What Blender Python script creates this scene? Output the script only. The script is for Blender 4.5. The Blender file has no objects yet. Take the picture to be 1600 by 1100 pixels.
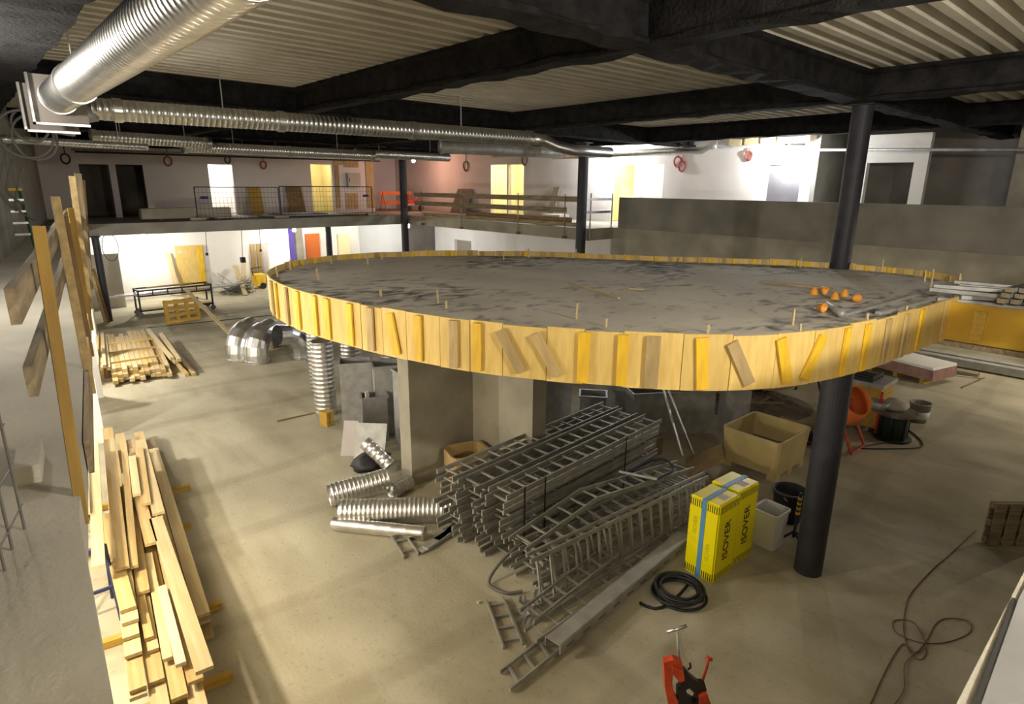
import bpy, bmesh, math, random
from mathutils import Vector, Matrix, Euler

random.seed(7)
scene = bpy.context.scene
COL = scene.collection
V = Vector
# ------------------------------------------------------------------ camera
FPX, PITCH, ROLL, YAW, EYE = 954.0, 0.2661, 0.008476, math.radians(48.1), 5.3
_h = V((math.cos(YAW), math.sin(YAW), 0)); _r = V((math.sin(YAW), -math.cos(YAW), 0)); _z = V((0, 0, 1))
CF = _h * math.cos(PITCH) - _z * math.sin(PITCH)
_u = _h * math.sin(PITCH) + _z * math.cos(PITCH)
CR = _r * math.cos(ROLL) + _u * math.sin(ROLL)
CU = -_r * math.sin(ROLL) + _u * math.cos(ROLL)
CC = V((0, 0, EYE))
cam_d = bpy.data.cameras.new('camera'); cam_d.sensor_width = 36; cam_d.lens = 36 * FPX / 1600
cam_d.clip_start = 0.05; cam_d.clip_end = 200
cam = bpy.data.objects.new('camera', cam_d); COL.objects.link(cam)
m4 = Matrix.Identity(4)
for i in range(3):
    m4[i][0], m4[i][1], m4[i][2], m4[i][3] = CR[i], CU[i], -CF[i], CC[i]
cam.matrix_world = m4
scene.camera = cam

# ------------------------------------------------------------------ world, exposure
w = bpy.data.worlds.new('world'); scene.world = w; w.use_nodes = True
w.node_tree.nodes['Background'].inputs[0].default_value = (0.9, 0.85, 0.7, 1)
w.node_tree.nodes['Background'].inputs[1].default_value = 0.02
scene.view_settings.view_transform = 'Standard'; scene.view_settings.look = 'None'
scene.view_settings.gamma = 1.0; scene.view_settings.use_curve_mapping = False
scene.view_settings.exposure = 0.55

WARM = (1.0, 0.91, 0.76); NEUT = (1.0, 0.94, 0.84); COOL = (0.92, 0.95, 1.0); PINK = (1.0, 0.50, 0.36)
def point(name, loc, watt, col=NEUT, r=0.08):
    d = bpy.data.lights.new(name, 'POINT'); d.energy = watt; d.color = col; d.shadow_soft_size = r
    o = bpy.data.objects.new(name, d); COL.objects.link(o); o.location = loc
    return o
# unseen lights over and under the gangways: site work lamps plus added fills
point('unseen_light', (-2.2, -1.2, 6.25), 1200, WARM, 0.12)
point('unseen_light', (4.5, -2.6, 6.2), 950, WARM, 0.12)  # fill light added to brighten the platform top and roof deck
point('unseen_light', (-0.75, 7.2, 2.7), 420, (1.0, 0.88, 0.66), 0.10)
point('unseen_light', (-1.2, 12.3, 3.0), 480, NEUT, 0.10)
point('unseen_light', (1.2, 19.5, 3.1), 480, NEUT, 0.10)  # added fill, hidden under the left gangway, to lift the mid-left floor
point('unseen_light', (-0.2, 9.5, 6.25), 230, NEUT, 0.10)
point('unseen_light', (19.5, -1.5, 2.8), 330, WARM, 0.12)

# ------------------------------------------------------------------ pixel -> place
def ray(px, py): return CF + CR * ((px - 800) / FPX) + CU * ((550 - py) / FPX)
def G(px, py, z=0.0):
    d = ray(px, py); return CC + d * ((z - EYE) / d.z)
def GX(px, py, X):
    d = ray(px, py); return CC + d * (X / d.x)
def GY(px, py, Y):
    d = ray(px, py); return CC + d * (Y / d.y)

# ------------------------------------------------------------------ materials
MATS = {}
def mat(name, col, rough=0.7, metal=0.0, col2=None, scale=3.0, bump=0.0, bscale=40.0, stretch=None, var=0.0, emit=None, detail=4.0, lo=0.35, hi=0.65, coords='Object', spec=0.4):
    m = bpy.data.materials.new(name); m.use_nodes = True
    nt = m.node_tree; b = nt.nodes['Principled BSDF']
    b.inputs['Base Color'].default_value = (*col, 1); b.inputs['Roughness'].default_value = rough
    b.inputs['Metallic'].default_value = metal; b.inputs['Specular IOR Level'].default_value = spec
    tc = nt.nodes.new('ShaderNodeTexCoord'); src = tc.outputs[coords]
    if stretch:
        mp = nt.nodes.new('ShaderNodeMapping'); mp.inputs['Scale'].default_value = stretch
        nt.links.new(src, mp.inputs['Vector']); src = mp.outputs['Vector']
    out = None
    if col2 is not None:
        n = nt.nodes.new('ShaderNodeTexNoise'); n.inputs['Scale'].default_value = scale; n.inputs['Detail'].default_value = detail
        nt.links.new(src, n.inputs['Vector'])
        if coords == 'Object' and var >= 0:
            pass
        r = nt.nodes.new('ShaderNodeValToRGB')
        r.color_ramp.elements[0].position = lo; r.color_ramp.elements[1].position = hi
        r.color_ramp.elements[0].color = (*col, 1); r.color_ramp.elements[1].color = (*col2, 1)
        nt.links.new(n.outputs['Fac'], r.inputs['Fac']); out = r.outputs['Color']
    if var > 0:
        oi = nt.nodes.new('ShaderNodeObjectInfo'); hs = nt.nodes.new('ShaderNodeHueSaturation')
        mr = nt.nodes.new('ShaderNodeMapRange'); mr.inputs['To Min'].default_value = 1 - var; mr.inputs['To Max'].default_value = 1 + var
        nt.links.new(oi.outputs['Random'], mr.inputs['Value']); nt.links.new(mr.outputs['Result'], hs.inputs['Value'])
        if out: nt.links.new(out, hs.inputs['Color'])
        else: hs.inputs['Color'].default_value = (*col, 1)
        out = hs.outputs['Color']
    if out: nt.links.new(out, b.inputs['Base Color'])
    if bump:
        n2 = nt.nodes.new('ShaderNodeTexNoise'); n2.inputs['Scale'].default_value = bscale; n2.inputs['Detail'].default_value = 5
        nt.links.new(src, n2.inputs['Vector'])
        bp = nt.nodes.new('ShaderNodeBump'); bp.inputs['Strength'].default_value = bump; bp.inputs['Distance'].default_value = 0.03
        nt.links.new(n2.outputs['Fac'], bp.inputs['Height']); nt.links.new(bp.outputs['Normal'], b.inputs['Normal'])
    if emit:
        b.inputs['Emission Color'].default_value = (*emit[:3], 1); b.inputs['Emission Strength'].default_value = emit[3]
    MATS[name] = m
    return m

def floor_material():
    m = bpy.data.materials.new('dusty_concrete_floor'); m.use_nodes = True; nt = m.node_tree; L = nt.links
    b = nt.nodes['Principled BSDF']; b.inputs['Roughness'].default_value = 0.85; b.inputs['Specular IOR Level'].default_value = 0.2
    tc = nt.nodes.new('ShaderNodeTexCoord')
    def noise(s, d=5, st=None, dist=0.0):
        n = nt.nodes.new('ShaderNodeTexNoise'); n.inputs['Scale'].default_value = s; n.inputs['Detail'].default_value = d
        n.inputs['Distortion'].default_value = dist; v = tc.outputs['Object']
        if st:
            mp = nt.nodes.new('ShaderNodeMapping'); mp.inputs['Scale'].default_value = st; L.new(v, mp.inputs['Vector']); v = mp.outputs['Vector']
        L.new(v, n.inputs['Vector']); return n.outputs['Fac']
    def ramp(f, a, c, p0, p1):
        r = nt.nodes.new('ShaderNodeValToRGB'); r.color_ramp.elements[0].position = p0; r.color_ramp.elements[1].position = p1
        r.color_ramp.elements[0].color = (*a, 1); r.color_ramp.elements[1].color = (*c, 1); L.new(f, r.inputs['Fac']); return r.outputs['Color']
    def mix(a, c, f, mode='MULTIPLY'):
        x = nt.nodes.new('ShaderNodeMix'); x.data_type = 'RGBA'; x.blend_type = mode; x.inputs['Factor'].default_value = f
        L.new(a, x.inputs[6]); L.new(c, x.inputs[7]); return x.outputs[2]
    base = ramp(noise(0.45, 6), (0.38, 0.345, 0.255), (0.55, 0.51, 0.39), 0.35, 0.66)
    st = ramp(noise(0.9, 4, (1.0, 0.35, 1), 1.2), (0.78, 0.76, 0.72), (1, 1, 1), 0.40, 0.56)
    sp = ramp(noise(14, 3), (0.7, 0.68, 0.64), (1, 1, 1), 0.28, 0.40)
    # faint wheel tracks swinging across the dust
    wv = nt.nodes.new('ShaderNodeTexWave'); wv.wave_type = 'RINGS'; wv.inputs['Scale'].default_value = 0.16; wv.inputs['Distortion'].default_value = 2.2
    wv.inputs['Detail'].default_value = 2.0
    mp = nt.nodes.new('ShaderNodeMapping'); mp.inputs['Location'].default_value = (-7.0, 3.0, 0); L.new(tc.outputs['Object'], mp.inputs['Vector']); L.new(mp.outputs['Vector'], wv.inputs['Vector'])
    tr = ramp(wv.outputs['Fac'], (0.86, 0.85, 0.83), (1, 1, 1), 0.02, 0.10)
    c = mix(mix(mix(base, st, 0.7), sp, 0.5), tr, 0.8)
    L.new(c, b.inputs['Base Color'])
    bp = nt.nodes.new('ShaderNodeBump'); bp.inputs['Strength'].default_value = 0.25; bp.inputs['Distance'].default_value = 0.02
    L.new(noise(25, 5), bp.inputs['Height']); L.new(bp.outputs['Normal'], b.inputs['Normal'])
    MATS['floor'] = m
floor_material()

def disc_material():
    m = bpy.data.materials.new('stained_slab_concrete'); m.use_nodes = True; nt = m.node_tree; L = nt.links
    b = nt.nodes['Principled BSDF']; b.inputs['Roughness'].default_value = 0.85; b.inputs['Specular IOR Level'].default_value = 0.25
    tc = nt.nodes.new('ShaderNodeTexCoord')
    def noise(s, d, st=(1, 1, 1), loc=(0, 0, 0), dist=0):
        mp = nt.nodes.new('ShaderNodeMapping'); mp.inputs['Scale'].default_value = st; mp.inputs['Rotation'].default_value = (0, 0, math.radians(45)); mp.inputs['Location'].default_value = loc
        L.new(tc.outputs['Object'], mp.inputs['Vector'])
        n = nt.nodes.new('ShaderNodeTexNoise'); n.inputs['Scale'].default_value = s; n.inputs['Detail'].default_value = d; n.inputs['Distortion'].default_value = dist
        L.new(mp.outputs['Vector'], n.inputs['Vector']); return n.outputs['Fac']
    def ramp(f, a, c, p0, p1):
        r = nt.nodes.new('ShaderNodeValToRGB'); r.color_ramp.elements[0].position = p0; r.color_ramp.elements[1].position = p1
        r.color_ramp.elements[0].color = (*a, 1); r.color_ramp.elements[1].color = (*c, 1); L.new(f, r.inputs['Fac']); return r.outputs['Color']
    base = ramp(noise(0.8, 5), (0.47, 0.445, 0.39), (0.60, 0.57, 0.51), 0.35, 0.65)
    big = noise(0.42, 3, (1, 1, 1), (3.1, 1.7, 0)); fine = noise(3.2, 7, (1, 1.6, 1), (0, 0, 0), 0.6)
    ad = nt.nodes.new('ShaderNodeMath'); ad.operation = 'ADD'; L.new(big, ad.inputs[0]); L.new(fine, ad.inputs[1])
    dirt = ramp(ad.outputs[0], (1, 1, 1), (0.16, 0.16, 0.16), 1.10, 1.0)
    dirt = ramp(ad.outputs[0], (1, 1, 1), (0.15, 0.15, 0.155), 0.0, 1.0)
    nt.nodes.remove(dirt.node)
    mr = nt.nodes.new('ShaderNodeMapRange'); mr.inputs['From Min'].default_value = 1.0; mr.inputs['From Max'].default_value = 1.24
    mr.inputs['To Min'].default_value = 0; mr.inputs['To Max'].default_value = 0.88; L.new(ad.outputs[0], mr.inputs['Value'])
    x = nt.nodes.new('ShaderNodeMix'); x.data_type = 'RGBA'; L.new(mr.outputs['Result'], x.inputs['Factor'])
    L.new(base, x.inputs[6]); x.inputs[7].default_value = (0.035, 0.036, 0.04, 1); L.new(x.outputs[2], b.inputs['Base Color'])
    bp = nt.nodes.new('ShaderNodeBump'); bp.inputs['Strength'].default_value = 0.5; bp.inputs['Distance'].default_value = 0.02
    L.new(fine, bp.inputs['Height']); L.new(bp.outputs['Normal'], b.inputs['Normal'])
    MATS['disc'] = m
disc_material()

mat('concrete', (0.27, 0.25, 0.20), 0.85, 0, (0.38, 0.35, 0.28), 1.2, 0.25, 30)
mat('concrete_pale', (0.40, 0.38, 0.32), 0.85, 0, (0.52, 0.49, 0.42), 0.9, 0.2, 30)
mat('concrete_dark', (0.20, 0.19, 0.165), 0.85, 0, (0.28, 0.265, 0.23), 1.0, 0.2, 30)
mat('plaster', (0.62, 0.57, 0.54), 0.8, 0, (0.70, 0.66, 0.62), 0.5, 0.08, 20)
mat('white_wall', (0.74, 0.72, 0.68), 0.8, 0, (0.80, 0.78, 0.75), 0.6)
mat('cream_wall', (0.78, 0.70, 0.42), 0.8, 0, (0.82, 0.76, 0.50), 0.8)
mat('grey_door', (0.10, 0.095, 0.10), 0.6, 0, (0.14, 0.13, 0.14), 1)
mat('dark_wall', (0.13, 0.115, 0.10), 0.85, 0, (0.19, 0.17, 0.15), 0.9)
mat('black_spray', (0.008, 0.0075, 0.008), 0.9, 0, (0.02, 0.019, 0.02), 5, 0.9, 22, spec=0.2)
mat('black_steel', (0.022, 0.022, 0.03), 0.55, 0.1, (0.035, 0.034, 0.045), 4, 0.08, 60)
mat('deck', (0.56, 0.53, 0.45), 0.55, 0.15, (0.66, 0.63, 0.55), 1.5)
mat('galv', (0.52, 0.53, 0.54), 0.33, 1.0, (0.66, 0.67, 0.68), 6, var=0.08)
mat('galv_bright', (0.74, 0.74, 0.74), 0.34, 1.0, (0.9, 0.9, 0.9), 5, var=0.05)
mat('galv_dull', (0.34, 0.34, 0.33), 0.5, 0.4, (0.46, 0.46, 0.45), 5, var=0.12)
mat('ladder_steel', (0.30, 0.29, 0.265), 0.5, 0.45, (0.40, 0.39, 0.35), 4, var=0.15)
mat('galv_dark_in', (0.05, 0.05, 0.05), 0.7)
mat('pine', (0.56, 0.42, 0.20), 0.7, 0, (0.46, 0.32, 0.13), 2.0, 0.1, 30, (0.6, 9, 9), 0.16)
mat('pine_pale', (0.63, 0.52, 0.31), 0.7, 0, (0.54, 0.42, 0.22), 2.0, 0.1, 30, (0.6, 9, 9), 0.12)
mat('wood_grey', (0.20, 0.155, 0.10), 0.85, 0, (0.36, 0.29, 0.19), 2.5, 0.4, 30, (0.8, 9, 9), 0.15)
mat('wood_ochre', (0.52, 0.33, 0.05), 0.75, 0, (0.40, 0.24, 0.05), 2.0, 0.15, 30, (0.7, 8, 8), 0.12)
mat('post_ochre', (0.40, 0.25, 0.055), 0.8, 0, (0.27, 0.17, 0.05), 2.0, 0.2, 30, (0.7, 8, 8), 0.1)
mat('wood_brown', (0.16, 0.095, 0.04), 0.85, 0, (0.27, 0.18, 0.08), 2.5, 0.3, 30, (0.8, 9, 9), 0.15)
mat('ply', (0.72, 0.53, 0.19), 0.65, 0, (0.62, 0.43, 0.13), 3.0, 0.05, 30, (5, 5, 0.9), 0.09)
mat('batten_yellow', (0.85, 0.55, 0.03), 0.6, 0, (0.66, 0.40, 0.03), 3.0, 0.1, 30, (4, 4, 0.8), 0.12)
mat('batten_tan', (0.50, 0.37, 0.18), 0.75, 0, (0.36, 0.26, 0.12), 3.0, 0.1, 30, (4, 4, 0.8), 0.15)
mat('bridge_ply', (0.55, 0.33, 0.02), 0.65, 0, (0.44, 0.25, 0.02), 2.5, 0.05, 20)
mat('cardboard', (0.36, 0.24, 0.10), 0.85, 0, (0.44, 0.31, 0.14), 3, var=0.12)
mat('bin_yellow', (0.42, 0.33, 0.14), 0.75, 0, (0.50, 0.40, 0.18), 2)
mat('yellow_pack', (0.85, 0.74, 0.0), 0.4)
mat('print_black', (0.02, 0.02, 0.018), 0.6)
mat('print_dim', (0.50, 0.45, 0.02), 0.6)
mat('blue_tape', (0.10, 0.28, 0.50), 0.45)
mat('label_grey', (0.55, 0.5, 0.5), 0.6)
mat('rubber', (0.018, 0.018, 0.02), 0.55)
mat('hose_grey', (0.13, 0.125, 0.115), 0.6)
mat('red_paint', (0.62, 0.075, 0.02), 0.45, 0, (0.42, 0.045, 0.015), 9, bump=0.1, bscale=60)
mat('orange_plastic', (0.66, 0.29, 0.04), 0.5)
mat('orange_paint', (0.60, 0.15, 0.03), 0.6)
mat('grease', (0.03, 0.022, 0.018), 0.5, 0.3)
mat('green_paint', (0.02, 0.09, 0.045), 0.5)
mat('green_drum', (0.012, 0.03, 0.02), 0.5)
mat('white_plastic', (0.62, 0.62, 0.60), 0.5)
mat('white_board', (0.80, 0.79, 0.76), 0.7)
mat('pink_board', (0.28, 0.15, 0.13), 0.8, 0, (0.36, 0.22, 0.20), 4)
mat('plastic_grey', (0.30, 0.29, 0.27), 0.6)
mat('blue_cloth', (0.03, 0.035, 0.10), 0.7)
mat('purple', (0.09, 0.06, 0.30), 0.8)
mat('blue_dim', (0.03, 0.03, 0.14), 0.8)
mat('glass_wool', (0.09, 0.085, 0.08), 0.95, 0, (0.16, 0.15, 0.14), 9, 0.8, 25)
mat('bulb', (1, 1, 1), 0.5, emit=(1, 0.95, 0.85, 60))
mat('bulb_pink', (1, 0.7, 0.6), 0.5, emit=(1, 0.55, 0.4, 45))
mat('black_matte', (0.01, 0.01, 0.01), 0.8)
mat('debris', (0.12, 0.10, 0.075), 0.95, 0, (0.20, 0.17, 0.13), 5, 0.5, 25)
mat('red_cable', (0.35, 0.06, 0.05), 0.6)
mat('rope', (0.13, 0.075, 0.05), 0.8)
mat('plastic_sheet', (0.20, 0.20, 0.205), 0.6, 0, (0.13, 0.13, 0.135), 6)

# ------------------------------------------------------------------ mesh helpers
class MB:
    def __init__(s): s.v = []; s.f = []
    def add(s, vs, fs):
        n = len(s.v); s.v += [tuple(v) for v in vs]; s.f += [tuple(i + n for i in f) for f in fs]; return s
    def hexa(s, p):   # 8 points: bottom 4 ccw, top 4 ccw
        return s.add(p, [(3, 2, 1, 0), (4, 5, 6, 7), (0, 1, 5, 4), (1, 2, 6, 5), (2, 3, 7, 6), (3, 0, 4, 7)])
    def box(s, lo, hi):
        (a, b, c), (d, e, f) = lo, hi
        return s.hexa([(a, b, c), (d, b, c), (d, e, c), (a, e, c), (a, b, f), (d, b, f), (d, e, f), (a, e, f)])
    def prism(s, poly, z0, z1):   # poly: ccw xy points
        n = len(poly)
        return s.add([(x, y, z0) for x, y in poly] + [(x, y, z1) for x, y in poly],
                     [tuple(reversed(range(n))), tuple(range(n, 2 * n))] + [(i, (i + 1) % n, n + (i + 1) % n, n + i) for i in range(n)])
    def lathe(s, prof, seg=20, closed=False, ax=None):   # prof: (r, z)
        vs = []; fs = []; n = len(prof)
        for r, z in prof:
            for k in range(seg):
                a = 2 * math.pi * k / seg; vs.append((r * math.cos(a), r * math.sin(a), z))
        for i in range(n - 1):
            for k in range(seg):
                k2 = (k + 1) % seg; fs.append((i * seg + k, i * seg + k2, (i + 1) * seg + k2, (i + 1) * seg + k))
        return s.add(vs, fs)
    def cap(s, r, z, seg=20, up=True):
        vs = [(r * math.cos(2 * math.pi * k / seg), r * math.sin(2 * math.pi * k / seg), z) for k in range(seg)]
        return s.add(vs, [tuple(range(seg)) if up else tuple(reversed(range(seg)))])
    def cyl(s, r, z0, z1, seg=20):
        s.lathe([(r, z0), (r, z1)], seg); s.cap(r, z0, seg, False); return s.cap(r, z1, seg, True)
    def tube(s, pts, r, seg=8, caps=True, rs=None):
        pts = [V(p) for p in pts]; n = len(pts); vs = []; fs = []
        t0 = (pts[1] - pts[0]).normalized(); u = t0.cross(V((0, 0, 1)))
        if u.length < 1e-3: u = t0.cross(V((1, 0, 0)))
        u.normalize()
        for i, p in enumerate(pts):
            t = (pts[min(i + 1, n - 1)] - pts[max(i - 1, 0)]).normalized()
            u = (u - t * u.dot(t)).normalized(); w_ = t.cross(u); rr = rs[i] if rs else r
            for k in range(seg):
                a = 2 * math.pi * k / seg; vs.append(p + (u * math.cos(a) + w_ * math.sin(a)) * rr)
        for i in range(n - 1):
            for k in range(seg):
                k2 = (k + 1) % seg; fs.append((i * seg + k, i * seg + k2, (i + 1) * seg + k2, (i + 1) * seg + k))
        if caps: fs += [tuple(reversed(range(seg))), tuple(range((n - 1) * seg, n * seg))]
        return s.add(vs, fs)
    def mesh(s, name, smooth=False):
        me = bpy.data.meshes.new(name); me.from_pydata(s.v, [], s.f); me.update()
        if smooth:
            for p in me.polygons: p.use_smooth = True
        return me

MW = {}
_cache = {}
def cached(key, fn):
    if key not in _cache: _cache[key] = fn()
    return _cache[key]
def place(name, me, material, M=None, parent=None):
    if material is not None:
        if len(me.materials) == 0: me.materials.append(MATS[material])
        elif me.materials[0] is not MATS[material]:
            me = cached((me.name, material), lambda: me.copy()); me.materials.clear(); me.materials.append(MATS[material])
    o = bpy.data.objects.new(name, me); COL.objects.link(o)
    M = M if M is not None else Matrix.Identity(4)
    MW[o] = M
    if parent is not None:
        o.parent = parent; o.matrix_basis = MW[parent].inverted() @ M
    else: o.matrix_basis = M
    return o
def tag(o, label, cat, group=None):
    o['label'] = label; o['category'] = cat
    if group: o['group'] = group
    return o
def struct(o, label=None):
    o['kind'] = 'structure'
    if label: o['label'] = label
    return o
def thing(name, label, cat, M=None, group=None):
    o = bpy.data.objects.new(name, None); COL.objects.link(o); o.empty_display_size = 0.1
    M = M if M is not None else Matrix.Identity(4)
    MW[o] = M; o.matrix_basis = M
    return tag(o, label, cat, group)
def T(p, rz=0, rx=0, ry=0):
    return Matrix.Translation(V(p)) @ Euler((rx, ry, rz)).to_matrix().to_4x4()
def frame(p0, p1, up=(0, 0, 1)):    # X along p0->p1, origin p0, Z near up
    p0 = V(p0); x = (V(p1) - p0).normalized(); y = V(up).cross(x)
    if y.length < 1e-4: y = V((0, 1, 0)).cross(x)
    y.normalize(); zz = x.cross(y)
    M = Matrix.Identity(4)
    for i in range(3): M[i][0], M[i][1], M[i][2], M[i][3] = x[i], y[i], zz[i], p0[i]
    return M
def boxmesh(sx, sy, sz, org='bar'):
    # 'bar': x 0..sx, y centred, z centred ; 'base': centred x,y with z 0..sz
    k = ('box', round(sx, 3), round(sy, 3), round(sz, 3), org)
    def f():
        m = MB()
        if org == 'bar': m.box((0, -sy / 2, -sz / 2), (sx, sy / 2, sz / 2))
        else: m.box((-sx / 2, -sy / 2, 0), (sx / 2, sy / 2, sz))
        return m.mesh('box_%g_%g_%g_%s' % k[1:])
    return cached(k, f)
def bar(name, p0, p1, wd, ht, material, parent=None, up=(0, 0, 1)):
    L = (V(p1) - V(p0)).length
    return place(name, boxmesh(L, wd, ht), material, frame(p0, p1, up), parent)
def blk(name, lo, hi, material, parent=None):
    lo, hi = V(lo), V(hi); c = (lo + hi) / 2; d = hi - lo
    return place(name, boxmesh(d.x, d.y, d.z, 'base'), material, T((c.x, c.y, lo.z)), parent)
def tubeob(name, pts, r, material, parent=None, seg=8, smooth=True, caps=True):
    p0 = V(pts[0])
    m = MB().tube([V(p) - p0 for p in pts], r, seg, caps)
    return place(name, m.mesh(name, smooth), material, T(p0), parent)
def catmull(pts, n=8, closed=False):
    P = [V(p) for p in pts]; out = []; N = len(P)
    rng = range(N) if closed else range(N - 1)
    for i in rng:
        g = (lambda k: P[k % N]) if closed else (lambda k: P[max(0, min(N - 1, k))])
        a, b, c, d = g(i - 1), g(i), g(i + 1), g(i + 2)
        for k in range(n):
            t = k / n
            out.append(0.5 * ((2 * b) + (c - a) * t + (2 * a - 5 * b + 4 * c - d) * t * t + (3 * b - a - 3 * c + d) * t ** 3))
    if not closed: out.append(P[-1])
    return out
ORD = ['first', 'second', 'third', 'fourth', 'fifth', 'sixth', 'seventh', 'eighth', 'ninth', 'tenth', 'eleventh', 'twelfth', 'thirteenth', 'fourteenth', 'fifteenth', 'sixteenth', 'seventeenth', 'eighteenth', 'nineteenth', 'twentieth']

FL = 3.75        # upper floor
SB = 3.30        # underside of the upper slabs
DK = 7.35        # underside of roof deck
BB = 6.82        # underside of roof beams
def edge(Y): return 0.11 + 0.068 * (Y - 1.95) if Y < 3.3 else 0.202 + 0.14 * (Y - 3.3)      # left gangway edge

# ================================================================== SETTING
struct(blk('floor', (-8, -8, -0.2), (36, 40, 0), 'floor'))
# upper slabs
m = MB().prism([(-6, -1), (edge(-1), -1), (edge(3.3), 3.3), (edge(28.3), 28.3), (-5, 28.3)], 3.50, FL)
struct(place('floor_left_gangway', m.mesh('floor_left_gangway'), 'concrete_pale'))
struct(blk('floor_near_gangway', (-8, -8, SB), (26, -0.02, FL - 0.002), 'concrete'))
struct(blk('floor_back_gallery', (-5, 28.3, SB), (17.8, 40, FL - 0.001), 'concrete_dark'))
m = MB().prism([(17.8, 15.6), (19.2, 15.6), (19.2, 0.0), (36, 0.0), (36, 40), (17.8, 40)], SB + 0.001, FL - 0.003)
struct(place('floor_right_gallery', m.mesh('floor_right_gallery'), 'concrete'))

def wall(name, axis, at, th, u0, u1, z0, z1, openings, material):
    """a wall in the plane X=at (axis 'x') or Y=at (axis 'y'); openings = (u0,u1,z0,z1)"""
    us = sorted({u0, u1, *[o[0] for o in openings], *[o[1] for o in openings]})
    zs = sorted({z0, z1, *[o[2] for o in openings], *[o[3] for o in openings]})
    mb = MB(); 
    for a, b in zip(us, us[1:]):
        for c, d in zip(zs, zs[1:]):
            mu, mz = (a + b) / 2, (c + d) / 2
            if any(o[0] < mu < o[1] and o[2] < mz < o[3] for o in openings): continue
            if axis == 'x': mb.box((at, a, c), (at + th, b, d))
            else: mb.box((a, at, c), (b, at + th, d))
    me = mb.mesh(name); bm = bmesh.new(); bm.from_mesh(me); bmesh.ops.remove_doubles(bm, verts=bm.verts, dist=1e-5)
    seen = {}
    for f in bm.faces: seen.setdefault(tuple(round(x, 3) for x in f.calc_center_median()), []).append(f)
    bmesh.ops.delete(bm, geom=[f for l in seen.values() if len(l) > 1 for f in l], context='FACES_ONLY')
    bm.to_mesh(me); bm.free()
    return struct(place(name, me, material))
def room(name, lo, hi, material, open_side):
    """five inner faces of the room behind a door opening"""
    (a, b, c), (d, e, f) = lo, hi; mb = MB(); t = 0.08
    mb.box((a, b, f), (d, e, f + t))
    if open_side == 'y':
        mb.box((a - t, b, c), (a, e, f)); mb.box((d, b, c), (d + t, e, f)); mb.box((a - t, e, c), (d + t, e + t, f))
    else:
        mb.box((a, b - t, c), (d, b, f)); mb.box((a, e, c), (d, e + t, f)); mb.box((d, b - t, c), (d + t, e + t, f))
    return struct(place(name, mb.mesh(name), material))

YB = 33.0; XR = 22.3
D1, D2, D3, D4 = (4.39, 5.50), (5.75, 6.83), (9.63, 10.76), (14.84, 16.05)
wall('wall_back_upper', 'y', YB, 0.2, -5, 18.65, FL, DK, [(*D1, FL, 6.05), (*D2, FL, 6.07), (*D3, FL, 6.18), (*D4, FL, 6.33)], 'plaster')
LD = (11.1, 12.15)
wall('wall_back_lower', 'y', YB, 0.2, -5, 13.3, 0, SB, [(*LD, 0, 2.25)], 'white_wall')
# rooms behind the openings
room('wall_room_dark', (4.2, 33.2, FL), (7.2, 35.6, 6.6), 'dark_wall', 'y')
room('wall_room_white', (9.2, 33.2, FL), (11.6, 35.6, 6.6), 'white_wall', 'y')
room('wall_room_cream', (14.4, 33.2, FL), (16.7, 35.6, 6.6), 'cream_wall', 'y')
point('room_light', (10.4, 34.4, 6.2), 110, (1, 0.93, 0.85)); point('room_light', (15.4, 34.2, 6.2), 45, (1, 0.9, 0.6))
struct(blk('trim_1', (15.35, 35.3, FL), (15.72, 35.55, 6.2), 'orange_paint'))
# painted return wall and recess at the corner of the gallery
struct(blk('wall_recess_side', (18.55, 33.2, FL), (18.7, 36.6, DK), 'purple'))
wall('wall_recess_back', 'y', 36.6, 0.2, 18.7, 24, FL, DK, [], 'plaster')
# lower level beyond the back gallery
wall('wall_lower_corridor', 'y', 36.0, 0.2, 12.9, 22, 0, SB, [], 'white_wall')
struct(blk('wall_lower_stub_white', (16.75, 31.6, 0), (19.6, 31.8, SB), 'white_wall'))
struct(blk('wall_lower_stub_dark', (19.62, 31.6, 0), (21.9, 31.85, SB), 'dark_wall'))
struct(blk('trim_2', (13.42, 33.25, 0), (13.72, 33.5, 3.0), 'purple'))
struct(blk('trim_3', (13.95, 33.6, 0), (14.35, 34.0, SB), 'concrete'))
struct(blk('door_1', (15.5, 35.86, 0), (16.35, 35.98, 2.4), 'orange_paint'))
struct(blk('door_2', (17.6, 35.86, 0), (18.35, 35.98, 2.3), 'cream_wall'))
room('wall_room_store', (10.6, 33.2, 0), (12.7, 34.6, 3.0), 'white_wall', 'y')
for k, x in enumerate((11.35, 11.75, 12.08)):
    struct(blk('trim_%d' % (4 + k), (x, 34.45, 0), (x + 0.2, 34.56, 2.6), 'pine'))
point('room_light', (11.6, 33.8, 2.7), 25)
# right wall with its door openings
E5, E6, E7, E8, E9 = (25.37, 26.71), (24.06, 25.25), (17.0, 18.25), (15.51, 16.66), (9.83, 11.02)
wall('wall_right_upper', 'x', XR, 0.2, 9.46, 36.6, FL, DK, [(*E5, FL, 6.38), (*E6, FL, 6.36), (*E7, FL, 6.22), (*E8, FL, 6.2), (*E9, FL, 6.1)], 'plaster')
room('wall_room_gallery_a', (22.5, 23.6, FL), (24.6, 27.2, 6.7), 'cream_wall', 'x')
room('wall_room_gallery_b', (22.5, 16.85, FL), (24.6, 18.8, 6.7), 'cream_wall', 'x')
room('wall_room_gallery_c', (22.5, 15.1, FL), (24.6, 16.75, 6.7), 'white_wall', 'x')
point('room_light', (23.5, 25.3, 6.2), 110, (1, 0.95, 0.75)); point('room_light', (23.3, 17.7, 6.2), 60, (1, 0.93, 0.7)); point('room_light', (23.3, 15.9, 6.2), 45, COOL)
struct(blk('door_3', (XR + 0.06, E9[0], FL), (XR + 0.14, E9[1], 6.1), 'grey_door'))
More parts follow.
